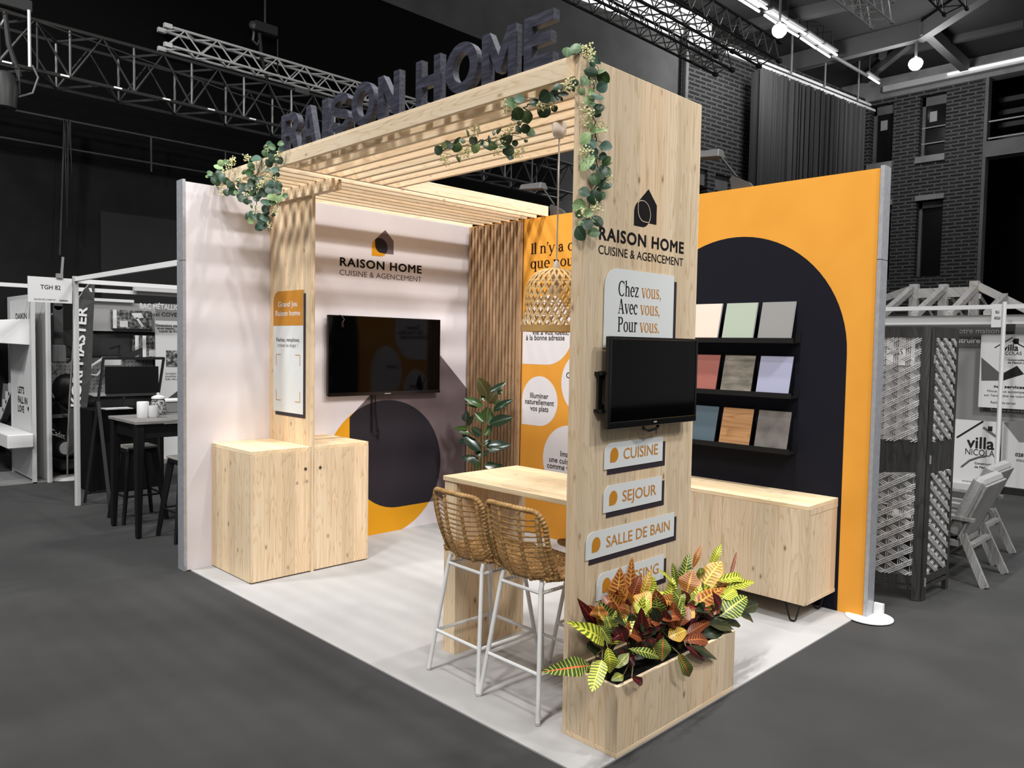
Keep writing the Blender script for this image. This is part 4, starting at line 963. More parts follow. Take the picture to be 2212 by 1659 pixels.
# ------------------------------------------------------------------ greenery
def leaf(mb, base, tip, hw, m=0, nrm=None, fold=.25, droop=.12, n=8, sharp=.85, wav=0, ph=0, rnd=1.0):
    base, tip = Vector(base), Vector(tip); d = tip - base; ln = d.length; d.normalize()
    nrm = (CAM - base).normalized() if nrm is None else Vector(nrm)
    nrm = (nrm - d*nrm.dot(d)).normalized(); s = d.cross(nrm).normalized()
    V, UVs, F = [], [], []
    for i in range(n+1):
        t = i/n; w = hw*(max(0, math.sin(math.pi*min(1, max(0, t**sharp))))**rnd) + hw*.02
        if wav: w *= 1 + wav*math.sin(t*9+ph)
        c = base + d*ln*t + nrm*(ln*droop*(math.sin(math.pi*t)))
        for k, q in enumerate((-1, -.5, 0, .5, 1)):
            V.append(c + s*w*q + nrm*(fold*w*abs(q)**1.3 + (wav*.5*w*math.sin(t*11+ph+q) if wav else 0))); UVs.append(((q+1)/2, t))
    for i in range(n):
        for k in range(4): a = 5*i+k; F.append([a, a+1, a+6, a+5])
    mb.add(V, F, m, UVs)
def rleaf(mb, c, r, m, rng, face=None, el=1.0):
    """a round eucalyptus leaf about c"""
    a = rng.uniform(0, 6.28); nn_ = ((CAM - c).normalized() + Vector((rng.uniform(-.5,.5), rng.uniform(-.5,.5), rng.uniform(0,.9)))).normalized()
    u = RT*math.cos(a) + UP*math.sin(a)*.9
    u = (u - nn_*u.dot(nn_)).normalized()
    leaf(mb, c - u*r, c + u*r, r*.95*el, m, nn_, .18*rng.choice((-1, 1, 1)), .08, 8, 1.0, rnd=.62)
def blossoms(mb, mb2, c, r, rng, n=12):
    for k in range(n):
        q = c + Vector((rng.uniform(-1,1), rng.uniform(-1,1), rng.uniform(-1,1)))*r
        mb.ball(q, r*rng.uniform(.16,.30), 6)
    for k in range(n//2):
        q = c + Vector((rng.uniform(-1,1), rng.uniform(-1,1), rng.uniform(-1,1)))*r*1.2
        mb2.ball(q, r*.15, 5, 0, (1,1,1.5)); mb2.tube([c, q], r*.03, 4)
def garland(lab, conv, sc, leaves, blos, path, seed, br=.022, lf=1.42):
    rng = random.Random(seed); c0 = conv(*path[0]); t = thing('garland', c0, lab, 'garland', 'eucalyptus garlands')
    lm, bm, sm, gm = MB(), MB(), MB(), MB()
    for q in leaves:
        u, v, r = q[:3]; k = q[3] if len(q) > 3 else 1; el = q[4] if len(q) > 4 else 1
        p = conv(u, v) + (CAM - conv(u, v)).normalized()*rng.uniform(.0, .045)
        rleaf(lm, p, lf*r*sc*depth(p)/FPX, k, rng, el=el)
    for u, v in blos:
        p = conv(u, v) + (CAM - conv(u, v)).normalized()*rng.uniform(.01, .05); blossoms(bm, gm, p, br, rng)
    P = [conv(*q) for q in path]; fine = []
    for i in range(len(P)-1):
        for k in range(5): fine.append(P[i].lerp(P[i+1], k/5) + Vector((rng.uniform(-1,1), rng.uniform(-1,1), rng.uniform(-1,1)))*.006)
    sm.tube(fine + [P[-1]], .003, 6)
    for q in leaves[::2]:
        p = conv(*q[:2]); j = min(fine, key=lambda f: (f-p).length); sm.tube([j, j.lerp(p, .6) + Vector((0,0,.01)), p], .0015, 4)
    for nm, b, mt in (('leaves', lm, eumats), ('blossoms', bm, blossom), ('seed_sprays', gm, seedgreen), ('stem', sm, eu_stem)): obj(nm, b, mt, t, nm != 'stem')
    return t
T0, T1, T2, T3 = 0, 1, 2, 3
cvt = lambda u, v: at(1220+u/3.608, 80+v/3.608, y=3.722)
def cvcol(u, v):
    p = at(1220+u/3.608, 80+v/3.608, y=3.722)
    if p.x > 2.70: p = at(1220+u/3.608, 80+v/3.608, x=2.70)
    if p.z > 3.10 or v < 140: p = at(1220+u/3.608, 80+v/3.608, y=3.69)
    return p
garland('eucalyptus garland trailing down the edge of the big wooden column', cvcol, 1/3.608,
  [(20,120,32,T2),(85,90,36,T2),(240,170,42,T1,.5),(215,205,30,T1,.6),(270,270,38,T2),(205,272,42,T0,.7),(150,345,32,T2),(300,310,45,T2,.8),(290,390,34,T1),(250,470,42,T1,.5),(205,430,22,T3),(132,425,22,T3),(205,485,28,T0,.4),(185,495,27,T3),(215,520,20,T2),(262,570,40,T0),(250,600,25,T0),(270,745,46,T3,.8),(225,720,22,T3),(160,790,40,T3),(190,840,44,T1),(225,900,28,T1),(320,858,37,T1),(295,937,29,T1),(325,965,32,T2,.7),(333,1003,32,T2,.4),(180,985,58,T3,.65),(290,1055,50,T0,.65),(330,1050,28,T2),(235,1110,36,T2),(278,1125,40,T0),(322,1160,38,T1),(150,1215,36,T0),(268,1195,17,T0),(230,1250,44,T0),(285,1240,32,T2,.7),(115,1315,44,T3,.9),(185,1375,27,T3),(115,1380,26,T2),(255,1435,42,T0,.7),(240,1430,24,T3),(172,1460,38,T0),(125,1460,20,T3),(125,1530,48,T0,.8),(225,1530,40,T2,.75),(200,295,30,T0,.6),(220,1015,20,T1),(205,690,18,T3)],
  [(170,85),(200,95),(150,100),(185,130),(210,150),(160,555),(195,600),(200,640),(180,665),(290,690),(150,890),(185,885),(350,1110),(250,1340),(240,1300),(120,1370),(190,330)],
  [(200,110),(230,200),(225,320),(232,470),(228,600),(235,740),(245,860),(255,1000),(262,1080),(240,1180),(195,1300),(195,1420),(185,1520)], 5, .020, 1.42)
CL = 7.5417
def cvleft(u, v):
    p = at(440+u/CL, 290+v/CL, x=2.70)
    if p.y < -.02: p = at(440+u/CL, 290+v/CL, x=2.70)
    return p
garland('dense eucalyptus garland over the left front corner of the slatted roof', cvleft, 1/CL,
  [(1070,170,45,T1),(1255,160,40,T2),(1020,215,40,T2),(1115,215,45,T2),(1115,270,48,T1),(1000,310,45,T2),(1130,385,66,T0),(1225,430,52,T0),(1060,475,52,T0),(1260,250,38,T1),(855,415,66,T1),(770,510,45,T2),(800,560,30,T2),(665,615,40,T2,.6),(750,630,50,T2),(280,470,42,T3),(365,465,42,T2),(240,535,60,T3,.6),(105,645,40,T2),(55,690,18,T3),(260,635,48,T0),(190,680,40,T0),(185,770,66,T0),(300,705,62,T1,.6),(370,765,50,T0),(440,830,62,T0),(375,955,45,T0),(480,930,55,T0),(520,950,28,T3),(600,930,32,T0),(580,830,35,T0),(655,870,58,T0),(720,870,48,T0),(790,800,60,T0),(830,720,45,T0),(845,890,36,T0),(1110,800,50,T1),(1205,830,60,T0),(1095,915,66,T0),(1205,925,58,T0),(970,955,62,T0),(800,960,45,T2),(1120,1030,75,T3,.7),(1230,1035,62,T3,.7),(1330,1005,36,T2),(855,1055,42,T0),(900,1000,40,T0),(1000,1120,62,T1),(1110,1110,52,T2),(1005,1220,48,T0),(1020,1270,40,T0),(640,1060,62,T0),(600,1010,45,T0),(690,1100,40,T0),(745,1100,32,T0),(775,1180,28,T2,.6),(1160,585,56,T1),(1040,585,30,T1),(1205,660,28,T0),(735,1330,56,T0),(790,1300,42,T1),(855,1360,42,T1),(915,1350,52,T0),(1000,1370,62,T1),(765,1410,44,T3),(950,1480,60,T1),(905,1520,52,T0),(1135,1310,25,T0),(940,720,40,T0),(1010,830,45,T0),(1150,700,35,T0),(560,760,35,T0),(900,820,45,T0),(720,980,40,T0)],
  [(460,400),(480,450),(430,470),(400,530),(690,380),(740,400),(1050,235),(1075,225),(1225,330),(1215,370),(290,890),(280,960),(870,1200),(850,1260),(1000,740),(960,780),(900,830),(1060,720),(1180,1210),(1150,1260),(1080,1480),(590,750),(700,1010),(720,960),(1170,720),(960,870),(340,610),(1050,650)],
  [(55,690),(240,730),(430,860),(650,900),(880,640),(870,780),(880,1000),(870,1100),(850,1250),(830,1380),(1000,1400),(1060,1590)], 8, .021)
cvmid = lambda u, v: at(930+u/5.53, 90+v/5.53, z=2.955)
garland('eucalyptus garland looped under the slats of the roof', cvmid, 1/5.53,
  [(90,1300,46,T1),(210,1240,46,T0),(310,1255,52,T2),(320,1180,42,T0,.4),(380,1190,32,T2),(510,1185,42,T0),(540,1270,52,T3,.8),(620,1220,38,T2,.6),(700,1170,40,T0,.4),(680,1270,50,T0,.35),(750,1240,58,T2,.8),(755,1090,38,T0,.45),(820,1070,42,T0,.6),(920,1170,66,T0),(930,1300,56,T0),(945,1370,42,T0),(1050,1050,48,T0,.5),(1130,1040,45,T0),(1145,905,58,T2),(1185,1080,52,T2),(1060,975,24,T2),(1040,860,62,T2),(1005,925,34,T0),(965,740,58,T2),(1060,690,50,T1),(1240,730,40,T0),(1360,655,64,T0),(1355,830,66,T0),(1490,660,64,T0),(1555,690,26,T0),(1590,635,48,T0,.6),(1480,800,32,T0),(1525,540,52,T0,.7),(1630,560,42,T0,.6),(1715,560,28,T0),(1730,490,34,T0),(1140,1185,20,T0),(440,1095,38,T2,.4),(330,1400,38,T2,.4),(860,1260,34,T2),(620,1200,30,T0,.4),(1010,1215,30,T0),(160,1240,30,T3)],
  [(530,1080),(560,1040),(180,1430),(160,1380),(430,1290),(400,1340),(330,1330),(460,1330),(940,1070),(960,1040),(790,1310),(830,1150),(1060,1330),(1090,1280),(1010,1340),(1330,740),(1300,770),(1600,530),(1690,500),(940,800),(1410,720),(900,760),(1440,750)],
  [(90,1310),(300,1260),(480,1240),(600,1180),(760,1210),(900,1120),(1050,1100),(1170,980),(1220,850),(1100,800),(1280,700),(1420,690),(1560,570),(1740,500)], 9, .023, 1.36)
# rubber plant behind the counter
FD = depth((.307, .566, .667))
fcv = lambda u, v, dd=0: at(970+u/6.9125, 790+v/6.9125, d=FD+dd)
b0 = fcv(495, 1560)
rp = thing('rubber_plant', (b0.x, b0.y, .004), 'dark green rubber plant in the wall corner behind the counter table', 'plant')
obj('pot', MB().lathe([(.0,.0),(.11,.0),(.15,.30),(.155,.32),(.143,.32),(.135,.29),(.0,.28)], (b0.x, b0.y, .006), 28), g('grey_pot', 70, .6), rp, True)
sm = MB(); sm.tube([(b0.x, b0.y, .28), b0, fcv(500,1290), fcv(510,1050), fcv(560,880), fcv(585,620), fcv(600,480)], [.013,.012,.011,.009,.007,.005,.003], 8)
sm.tube([fcv(500,1060), fcv(530,900), fcv(525,800)], [.008,.006,.004], 8); sm.tube([fcv(330,1010), fcv(280,930), fcv(245,835)], .004, 6); sm.tube([fcv(495,1200), fcv(420,1080), fcv(330,1010)], .005, 6)
obj('stem', sm, stem_mat, rp, True)
rng = random.Random(4); lm = MB()
for bx_, by_, tx_, ty_, hw_, k in ((570,445,430,180,105,2),(610,390,850,245,48,0),(580,560,720,370,80,2),(540,530,480,400,38,1),(730,420,805,365,36,0),(510,610,222,485,62,1),(430,620,240,555,25,1),(660,680,960,505,58,0),(560,880,575,610,105,1),(520,840,385,700,72,1),(600,870,955,770,90,0),(245,835,270,670,62,0),(265,905,370,730,38,0),(280,935,70,940,42,1),(320,1000,150,990,32,1),(490,1030,330,920,66,0),(520,1040,640,890,66,1),(470,1270,195,1030,82,0),(270,1110,120,1150,36,0),(570,1200,920,1180,88,0),(520,1200,610,1100,55,0),(560,1230,760,1260,58,0),(490,1360,590,1265,40,0),(490,1360,400,1280,46,0),(450,1420,175,1365,66,0),(430,1420,400,1540,52,1),(530,1490,740,1490,62,0),(700,1490,800,1500,36,0),(600,560,640,440,40,0),(650,560,760,520,50,1)):
    dd = rng.uniform(-.05, .05); B = fcv(bx_, by_, 0); Tq = fcv(tx_, ty_, dd)
    leaf(lm, B, Tq, hw_/6.9125*FD/FPX, k, (CAM-B).normalized() + Vector((0,0,.5)), rng.choice((.2,-.12,.3)), rng.uniform(-.05,.1), 10, .8, rnd=.75)
    obj_s = None
obj('leaves', lm, [fi_dark, fi_mid, fi_olive], rp, True)
# planter with crotons
px0, px1, py0, py1, ph_ = 1.661, 2.6645, 3.7075, 3.996, .322
pt = thing('planter_box', (2.163, 3.85, 0), 'long pale wooden planter box standing against the foot of the column', 'planter')
obj('front_board', MB().box(px0, px1, py1-.019, py1, .026, ph_), wood_z2, pt, bevel=.001); obj('back_board', MB().box(px0, px1, py0, py0+.019, .026, ph_), wood_z2, pt)
obj('end_board', MB().box(px1-.019, px1, py0+.0195, py1-.0195, .026, ph_), wood_z2, pt, bevel=.001); obj('end_board', MB().box(px0, px0+.019, py0+.0195, py1-.0195, .026, ph_), wood_z2, pt, bevel=.001)
obj('base_board', MB().box(px0, px1+.001, py0, py1+.001, .0045, .0255), wood_x, pt, bevel=.001)
obj('soil', MB().box(px0+.0195, px1-.0195, py0+.0195, py1-.0195, .2, .262), soil, pt)
CRL = [(505,790,235,628,48,'Y',3.93),(410,938,62,985,54,'M',3.95),(490,900,418,1122,56,'Y',4.0),(530,810,545,992,44,'Y',3.97),(560,790,722,585,52,'Y',3.9),(590,560,620,245,56,'O',3.80),(680,500,702,172,34,'O',3.77),(700,540,610,375,44,'O',3.82),(690,480,764,298,38,'U',3.78),(760,480,838,260,28,'D',3.78),(790,470,858,312,54,'Y',3.79),(800,480,928,420,22,'Y',3.82),(725,570,832,418,58,'D',3.86),(640,612,522,402,46,'O',3.84),(560,700,548,515,40,'B',3.82),(530,765,316,462,40,'B',3.82),(500,645,388,512,34,'U',3.80),(480,540,600,440,40,'U',3.79),(620,620,600,405,66,'B',3.79),(905,602,880,465,32,'D',3.87),(965,505,988,318,42,'Y',3.82),(1015,402,884,266,24,'Y',3.80),(1010,395,985,213,22,'G',3.77),(1085,435,1130,260,62,'O',3.82),(1060,402,1102,148,42,'G',3.77),(1130,250,1194,82,20,'O',3.77),(1180,405,1332,203,64,'D',3.80),(1190,420,1300,240,60,'Y',3.78),(1255,245,1332,82,26,'Y',3.77),(1395,305,1440,135,12,'U',3.80),(1300,342,1492,338,36,'Y',3.82),(1350,402,1564,350,28,'Y',3.84),(1335,425,1465,328,50,'Y',3.82),(1080,565,1358,388,48,'O',3.90),(1075,540,995,398,56,'U',3.85),(1040,605,1142,545,48,'D',3.92),(1320,592,1512,452,66,'G',3.90),(1430,562,1592,500,44,'K',3.85),(1450,572,1556,630,32,'K',3.9),(1350,622,1466,656,32,'K',3.92),(1250,652,1422,690,44,'K',3.96),(1200,722,1342,690,46,'K',3.95),(1085,722,1252,628,34,'U',3.94),(1050,762,1242,770,38,'U',3.97),(960,742,1085,690,48,'D',3.96),(922,745,912,908,46,'M',3.98),(1030,850,1106,1018,38,'M',4.03),(1120,800,1300,895,30,'K',4.03),(1080,800,1216,908,22,'B',4.03),(680,820,898,890,28,'G',3.97),(715,722,970,603,38,'B',3.92),(640,700,772,760,55,'U',3.94),(700,1020,777,1068,26,'B',4.03),(590,955,682,848,32,'G',3.95),(845,645,785,535,44,'G',3.86),(470,655,555,790,34,'G',3.92),(1115,600,1088,465,60,'G',3.85),(1170,560,1240,450,55,'K',3.83),(640,1005,555,1045,30,'G',3.97),(880,832,755,852,26,'G',3.95),(760,700,700,560,50,'U',3.86),(560,640,480,560,34,'U',3.83),(1280,640,1400,600,40,'K',3.9),(930,640,1010,670,40,'U',3.93),(880,560,800,450,40,'G',3.82),(1230,560,1290,420,46,'G',3.84),(380,800,500,870,46,'K',3.85),(1290,500,1420,420,50,'Y',3.82),(1180,330,1180,250,40,'G',3.77),(1280,370,1370,330,46,'O',3.80),(760,620,860,560,40,'B',3.85),(1130,480,1160,400,40,'O',3.84)]
rng = random.Random(11)
for k in range(56):
    u = rng.uniform(440, 1370); v0 = 760 - (u-400)*.19; a = rng.uniform(.5, 2.6); l_ = rng.uniform(110, 210)
    CRL.append((u, v0-rng.uniform(20,150), u+l_*math.cos(a)*.8, v0-rng.uniform(30,140)-l_*math.sin(a)*.85, rng.uniform(34, 54), rng.choice('OUGGYUDO') if u < 1050 else rng.choice('GYGODYG'), rng.uniform(3.78, 3.90)))
for k in range(150):
    u = rng.uniform(400, 1380); v0 = 830 - (u-400)*.19; a = rng.uniform(.3, 2.9); l_ = rng.uniform(90, 190)
    CRL.append((u, v0-rng.uniform(0,150), u+l_*math.cos(a)*.8, v0-rng.uniform(0,120)-l_*math.sin(a)*.8, rng.uniform(26, 44), rng.choice('KBKBGU'), rng.uniform(3.76, 3.95)))
for k in range(16):
    u = rng.uniform(540, 900); v0 = 985-(u-540)*.42; CRL.append((u, v0-20, u+rng.uniform(-70, 110), v0-rng.uniform(60, 150), rng.uniform(26, 40), rng.choice('GKKBU'), 3.93))
groups = [('croton with bright yellow leaves hanging over the near end of the planter', 0, 625, 540), ('croton with orange veined leaves in front of the lowest room sign', 625, 860, 740), ('croton with rust and dark leaves in the middle of the planter', 860, 1075, 950), ('tall croton with yellow netted leaves at the column edge', 1075, 1290, 1150), ('croton with dark green leaves at the far end of the planter', 1290, 3000, 1330)]
for gi, (lab, u0, u1, uc) in enumerate(groups):
    rx = 2.57 - gi*.205; ry = 3.85
    t = thing('croton_plant', (rx, ry, .262), lab, 'plant', 'crotons in the planter')
    lm, sm = MB(), MB(); root = Vector((rx, ry, .258)); rr = random.Random(gi)
    sm.tube([root, root + Vector((.01,0,.12)), root + Vector((0,.0,.30))], [.011,.009,.006], 8)
    for q in CRL:
        bu, bv, tu, tv_, hw_, k, yy = q
        if not u0 <= bu < u1: continue
        B = at(1150+bu/3.26, 1150+bv/3.26, y=yy); Tq = at(1150+tu/3.26, 1150+tv_/3.26, y=yy + rr.uniform(-.02, .03))
        if Tq.y < 3.725: Tq.y = 3.725
        ss = 1.12*hw_/3.26*depth(B)/FPX
        leaf(lm, B, Tq, ss, CRO[k], (CAM-B).normalized() + Vector((rr.uniform(-.3,.3), .1, rr.uniform(.1,.8))), rr.choice((.3, .2, -.15)), rr.uniform(.0, .12), 12, .82, .13, rr.uniform(0, 6), .8)
        j = root + Vector((rr.uniform(-.015,.015), rr.uniform(-.015,.015), rr.uniform(.06,.28)))
        if B.z < j.z: j.z = max(.27, B.z-.02)
        sm.tube([j, j.lerp(B, .5) + Vector((0,0,.012)), B], .0028, 5)
    obj('leaves', lm, cromats, t, True); obj('stems', sm, stem_mat, t, True)

# ------------------------------------------------------------------ neighbouring stands on the left
def post(x, y, z1, lab):
    m = MB(); m.tube([(x,y,0), (x,y,z1)], .024, 8)
    for k in range(8): a = math.pi/8 + k*math.pi/4; m.bar((x+.0245*math.cos(a), y+.0245*math.sin(a), .001), (x+.0245*math.cos(a), y+.0245*math.sin(a), z1), .008, .008)
    return tag(obj('stand_post', m, grey_light), lab, 'post', 'white stand posts')
post(2.797, -3.136, 2.45, 'tall white grooved post under the corner of the TGH 82 sign'); post(2.640, -4.825, 2.42, 'white grooved post ending the wall of the kiosk stand')
def beam(a, b, w, h, lab, mt=grey_white): return tag(obj('stand_beam', MB().bar(a, b, w, h), mt), lab, 'beam', 'white stand beams')
beam((2.797,-3.11,2.418), (2.797,-.13,2.418), .035, .046, 'white header beam running from the TGH 82 post towards the white partition')
beam((2.77,-3.136,2.400), (.55,-3.136,2.400), .035, .046, 'white beam going back from the TGH 82 post, nearer of the parallel two'); beam((2.62,-5.0,2.42), (.4,-5.0,2.42), .035, .05, 'white beam going back from the wall end post, farther of the parallel two')
beam((2.66,-4.84,2.418), (3.6,-4.84,2.418), .035, .046, 'white beam above the kiosk stand at the left edge'); beam((2.0,-5.95,2.345), (1.25,-5.95,2.345), .03, .04, 'short white beam above the grey shelf header')
tag(obj('light_box', MB().box(.9, 1.6, -4.96, -4.88, 2.44, 2.51), grey_light), 'grey strip light box lying on the far white beam', 'lamp')
FY = lambda y: Fr((0, y, 0), (-1, 0, 0), (0, 0, 1))
a, b = at(60, 596, y=-3.09), at(156, 656, y=-3.09)
m = MB().box(b.x, a.x, -3.105, -3.09, b.z, a.z); sgn = tag(obj('stand_sign', m, g('sign_grey', 196)), 'pale sign board reading TGH 82 on the white post', 'sign')
f = FY(-3.09); m = MB(); w_ = a.x-b.x
text(m, f, 'TGH 82', -a.x+.275*w_, b.z+.137, .043, .46*w_, .014, 1, .001); text(m, f, "SALON DE L'HABITAT", -a.x+.13*w_, b.z+.022, .016, .49*w_, .01, 1, .001); obj('lettering', m, ink, sgn)
obj('stripe', MB().box(-(-a.x+.70*w_)-.2*w_, -(-a.x+.70*w_), -3.0899, -3.088, b.z+.022, b.z+.034), soft_ink, sgn)
tag(obj('cable_clamp', MB().box(2.93, 2.99, -3.11, -3.07, a.z-.002, a.z+.045).bar((2.94,-3.09,a.z+.03), (2.925,-3.09,a.z+.22), .022, .02), g('clamp_grey', 120)), 'grey clamp with an upright stick on top of the TGH 82 sign', 'clamp')
tag(obj('stand_wall', MB().box(2.60, 2.63, -6.9, -4.86, .0, 2.36), g('stand_wall_white', 190)), 'white panel wall behind the kiosk at the left edge', 'wall panel', kind='thing')
for i in range(3):
    y = -5.62-.42*i
    tag(obj('poster', MB().box(2.632, 2.638, y-.19, y+.19, 1.75, 2.30), g('poster_white%d' % i, 214)), ('white hanging poster with a grey swoosh on the kiosk wall', 'white hanging poster left of the swoosh poster', 'white hanging poster at the photo edge')[i], 'poster')
m = MB(); FX = lambda x: Fr((x, 0, 0), (0, 1, 0), (0, 0, 1))
# kiosk
kx = 2.80
K = lambda u, v: at(u, v, x=kx)
a, b = K(24, 651), K(72, 1012)
ki = thing('display_kiosk', (kx-.1, (a.y+b.y)/2, 0), 'white display kiosk with two jutting boxes and slogan lettering', 'display')
obj('panel', MB().box(kx-.03, kx, a.y, b.y-.02, .04, a.z), g('kiosk_white', 198), ki)
obj('side_rail', MB().box(kx-.035, kx+.01, b.y-.02, b.y+.02, .0, a.z), grey_light, ki); obj('side_rail', MB().box(kx-.035, kx+.01, a.y-.04, a.y, .0, a.z), grey_light, ki)
p = K(-6, 692); q = K(64, 742); obj('upper_box', MB().hexa([(kx,p.y,q.z),(kx+.30,p.y,q.z),(kx+.30,q.y-.12,q.z-.0),(kx,q.y,q.z-.02),(kx,p.y,p.z),(kx+.30,p.y,p.z-.02),(kx+.30,q.y-.16,p.z-.02),(kx,q.y,p.z)]), grey_white, ki, bevel=.006)
p = K(-6, 908); q = K(74, 972); obj('lower_box', MB().box(kx, kx+.28, p.y, q.y, q.z+.03, p.z-.01), grey_white, ki, bevel=.012)
obj('base_plate', MB().box(kx-.15, kx+.35, a.y-.1, b.y+.02, .0, .012), grey_mid, ki)
f = FX(kx); m = MB(); c1, c2 = K(30, 700).y, K(60, 700).y
text(m, f, 'DAIKIN', K(34,0+690).y, K(40,690).z, .075, K(58,690).y-K(34,690).y, .02); 
for tx_, v in (("LET'S", 848), ('FALL IN', 869), ('LOVE', 888)): text(m, f, tx_, K(39, v).y, K(39, v).z, .082, (K(62, v).y-K(40, v).y)*(.62 if tx_ != 'FALL IN' else .92), .03)
h0 = K(61, 884); hs = .035
flat(m, f, [[(h0.y + hs*x, h0.z + hs*y) for x, y in ((0,-1),(1,.1),(.9,.8),(.4,.95),(0,.5),(-.4,.95),(-.9,.8),(-1,.1))]], .0012); obj('lettering', m, ink, ki)
a, bq = at(31, 836, x=2.76), at(3, 912, x=2.76); yl = at(-8, 870, x=2.72).y
br = thing('brochure_rack', (2.72, bq.y, 0), 'slanted grey brochure rack with white leaflets at the left edge', 'rack')
obj('side_board', MB().bar((2.74, bq.y, bq.z), (2.74, a.y, a.z), .02, .07, (1,0,0)), grey_dark, br)
obj('back_board', MB().hexa([(2.70, yl, bq.z), (2.73, yl, bq.z), (2.73, bq.y, bq.z), (2.70, bq.y, bq.z), (2.66, yl, a.z), (2.69, yl, a.z), (2.69, a.y, a.z), (2.66, a.y, a.z)]), grey_mid, br)
for k in range(4): z = bq.z + (a.z-bq.z)*(.05+.23*k); y = bq.y + (a.y-bq.y)*(.05+.23*k); obj('leaflet', MB().box(2.72, 2.735, y-.26, y-.03, z, z+.17), grey_white, br)
obj('foot', MB().box(2.60, 2.80, yl, at(22, 1000, x=2.72).y, 0, .16), grey_dark, br); obj('stem', MB().box(2.66, 2.70, bq.y-.1, bq.y-.05, .15, bq.z+.1), grey_dark, br)
# feather flag
fy = -4.98; Fp = lambda u, v: at(u, v, y=fy)
fl = thing('feather_flag', (Fp(147,1030).x, fy, 0), 'dark feather flag with white lettering running up it', 'flag')
out = [(146,985),(147,930),(151,860),(156,790),(160,720),(164,672),(170,645),(180,626),(192,615),(204,614),(204,650),(202,700),(199,760),(195,820),(190,870),(182,915),(170,955),(158,978)]
P = [Fp(*q) for q in out]; V, F = fill([[(-p.x, p.z) for p in P]], .004)
obj('cloth', ([Vector((-p.x, fy + p.z + .018*math.sin(p.x*40+p.y*3), p.y)) for p in V], F), g('flag_grey', 66, .9), fl)
obj('pole', MB().tube([Fp(145.5,1030), Fp(145.5,985), Fp(150,860), Fp(160,715), Fp(170,643), Fp(192,613)], .010, 6), grey_mid, fl)
obj('base', MB().lathe([(.0,.03),(.16,.028),(.20,.0)], (Fp(147,1030).x, fy, .0), 24), grey_light, fl, True)
A_, B_ = Fp(166, 870), Fp(181, 665); up_ = (B_-A_).normalized(); sd = Vector((up_.z, 0, -up_.x)); 
if sd.x < 0: sd = -sd
m = MB(); text(m, Fr(A_ + Vector((0,.03,0)), up_, sd), 'KORI MASTER', -.05, -.03, .105, (B_-A_).length*1.05, .03); obj('lettering', m, grey_white, fl)
# tool shop behind
ts = thing('tool_wall', (1.3, -6.1, 0), 'dark tool shop wall with pegboard and grey header board', 'shelving')
obj('back_board', MB().box(.35, 2.35, -6.12, -6.06, 0, 1.91), g('shop_dark', 40, .8), ts); obj('header_board', MB().box(.905, 1.79, -6.12, -6.0, 1.905, 2.32), g('shop_header', 150), ts)
pm = MB().box(.95, 2.35, -6.06, -6.045, 1.0, 1.52); obj('pegboard', pm, g('peg_grey', 130), ts)
dm = MB()
for i in range(26):
    for j in range(9): dm.box(.98+.052*i, .993+.052*i, -6.045, -6.044, 1.03+.053*j, 1.043+.053*j)
o_ = obj('peg_holes', dm, ink, ts); o_['kind'] = 'stuff'
for z in (1.0, .72): obj('price_rail', MB().box(.6, 2.3, -6.05, -6.0, z-.03, z+.02), grey_light, ts)
def photo_b(nt, b):
    n = N(nt, 'ShaderNodeTexNoise'); n.inputs['Scale'].default_value = 22.; n.inputs['Detail'].default_value = 4.; L(nt, coords(nt), n.inputs['Vector'])
    L(nt, ramp(nt, n.outputs[0], [(.35, lin(28)), (.5, lin(84)), (.68, lin(160))]), b.inputs['Base Color'])
photo = mat('product_photo_print', lin(90), .5, 0, .3, photo_b)
def pbox(x0, x1, y, z0, z1, lab, flip=1):
    t = thing('product_box', ((x0+x1)/2, y, z0), lab, 'box')
    obj('carton', MB().box(x0, x1, y-.12, y, z0, z1), photo, t); obj('side_label', MB().box(x1-.05, x1, y, y+.003, z0, z1), grey_white, t)
    obj('spec_label', MB().box(x1-.2, x1-.09, y, y+.003, z0+.02, z0+.11), grey_white, t)
    m = MB(); cx_, cz = (x0+x1)/2, (z0+z1)/2
    m.prism([(cx_+.02,y,cz+.09),(cx_-.12,y,cz+.10),(cx_-.15,y,cz+.03),(cx_-.03,y,cz+.01)], (0,.004,0)).prism([(cx_-.03,y,cz+.03),(cx_-.07,y,cz+.03),(cx_-.16,y,cz-.10),(cx_-.12,y,cz-.10)], (0,.004,0))
    obj('tool_print', m, grey_white, t)
pbox(1.012, 1.55, -5.9, 1.948, 2.212, 'tool carton with a white side label, propped on the grey header'); pbox(.752, 1.19, -5.78, 1.53, 1.85, 'front tool carton standing under the grey header'); pbox(.90, 1.245, -5.92, 1.53, 1.852, 'tool carton half hidden behind the front carton')
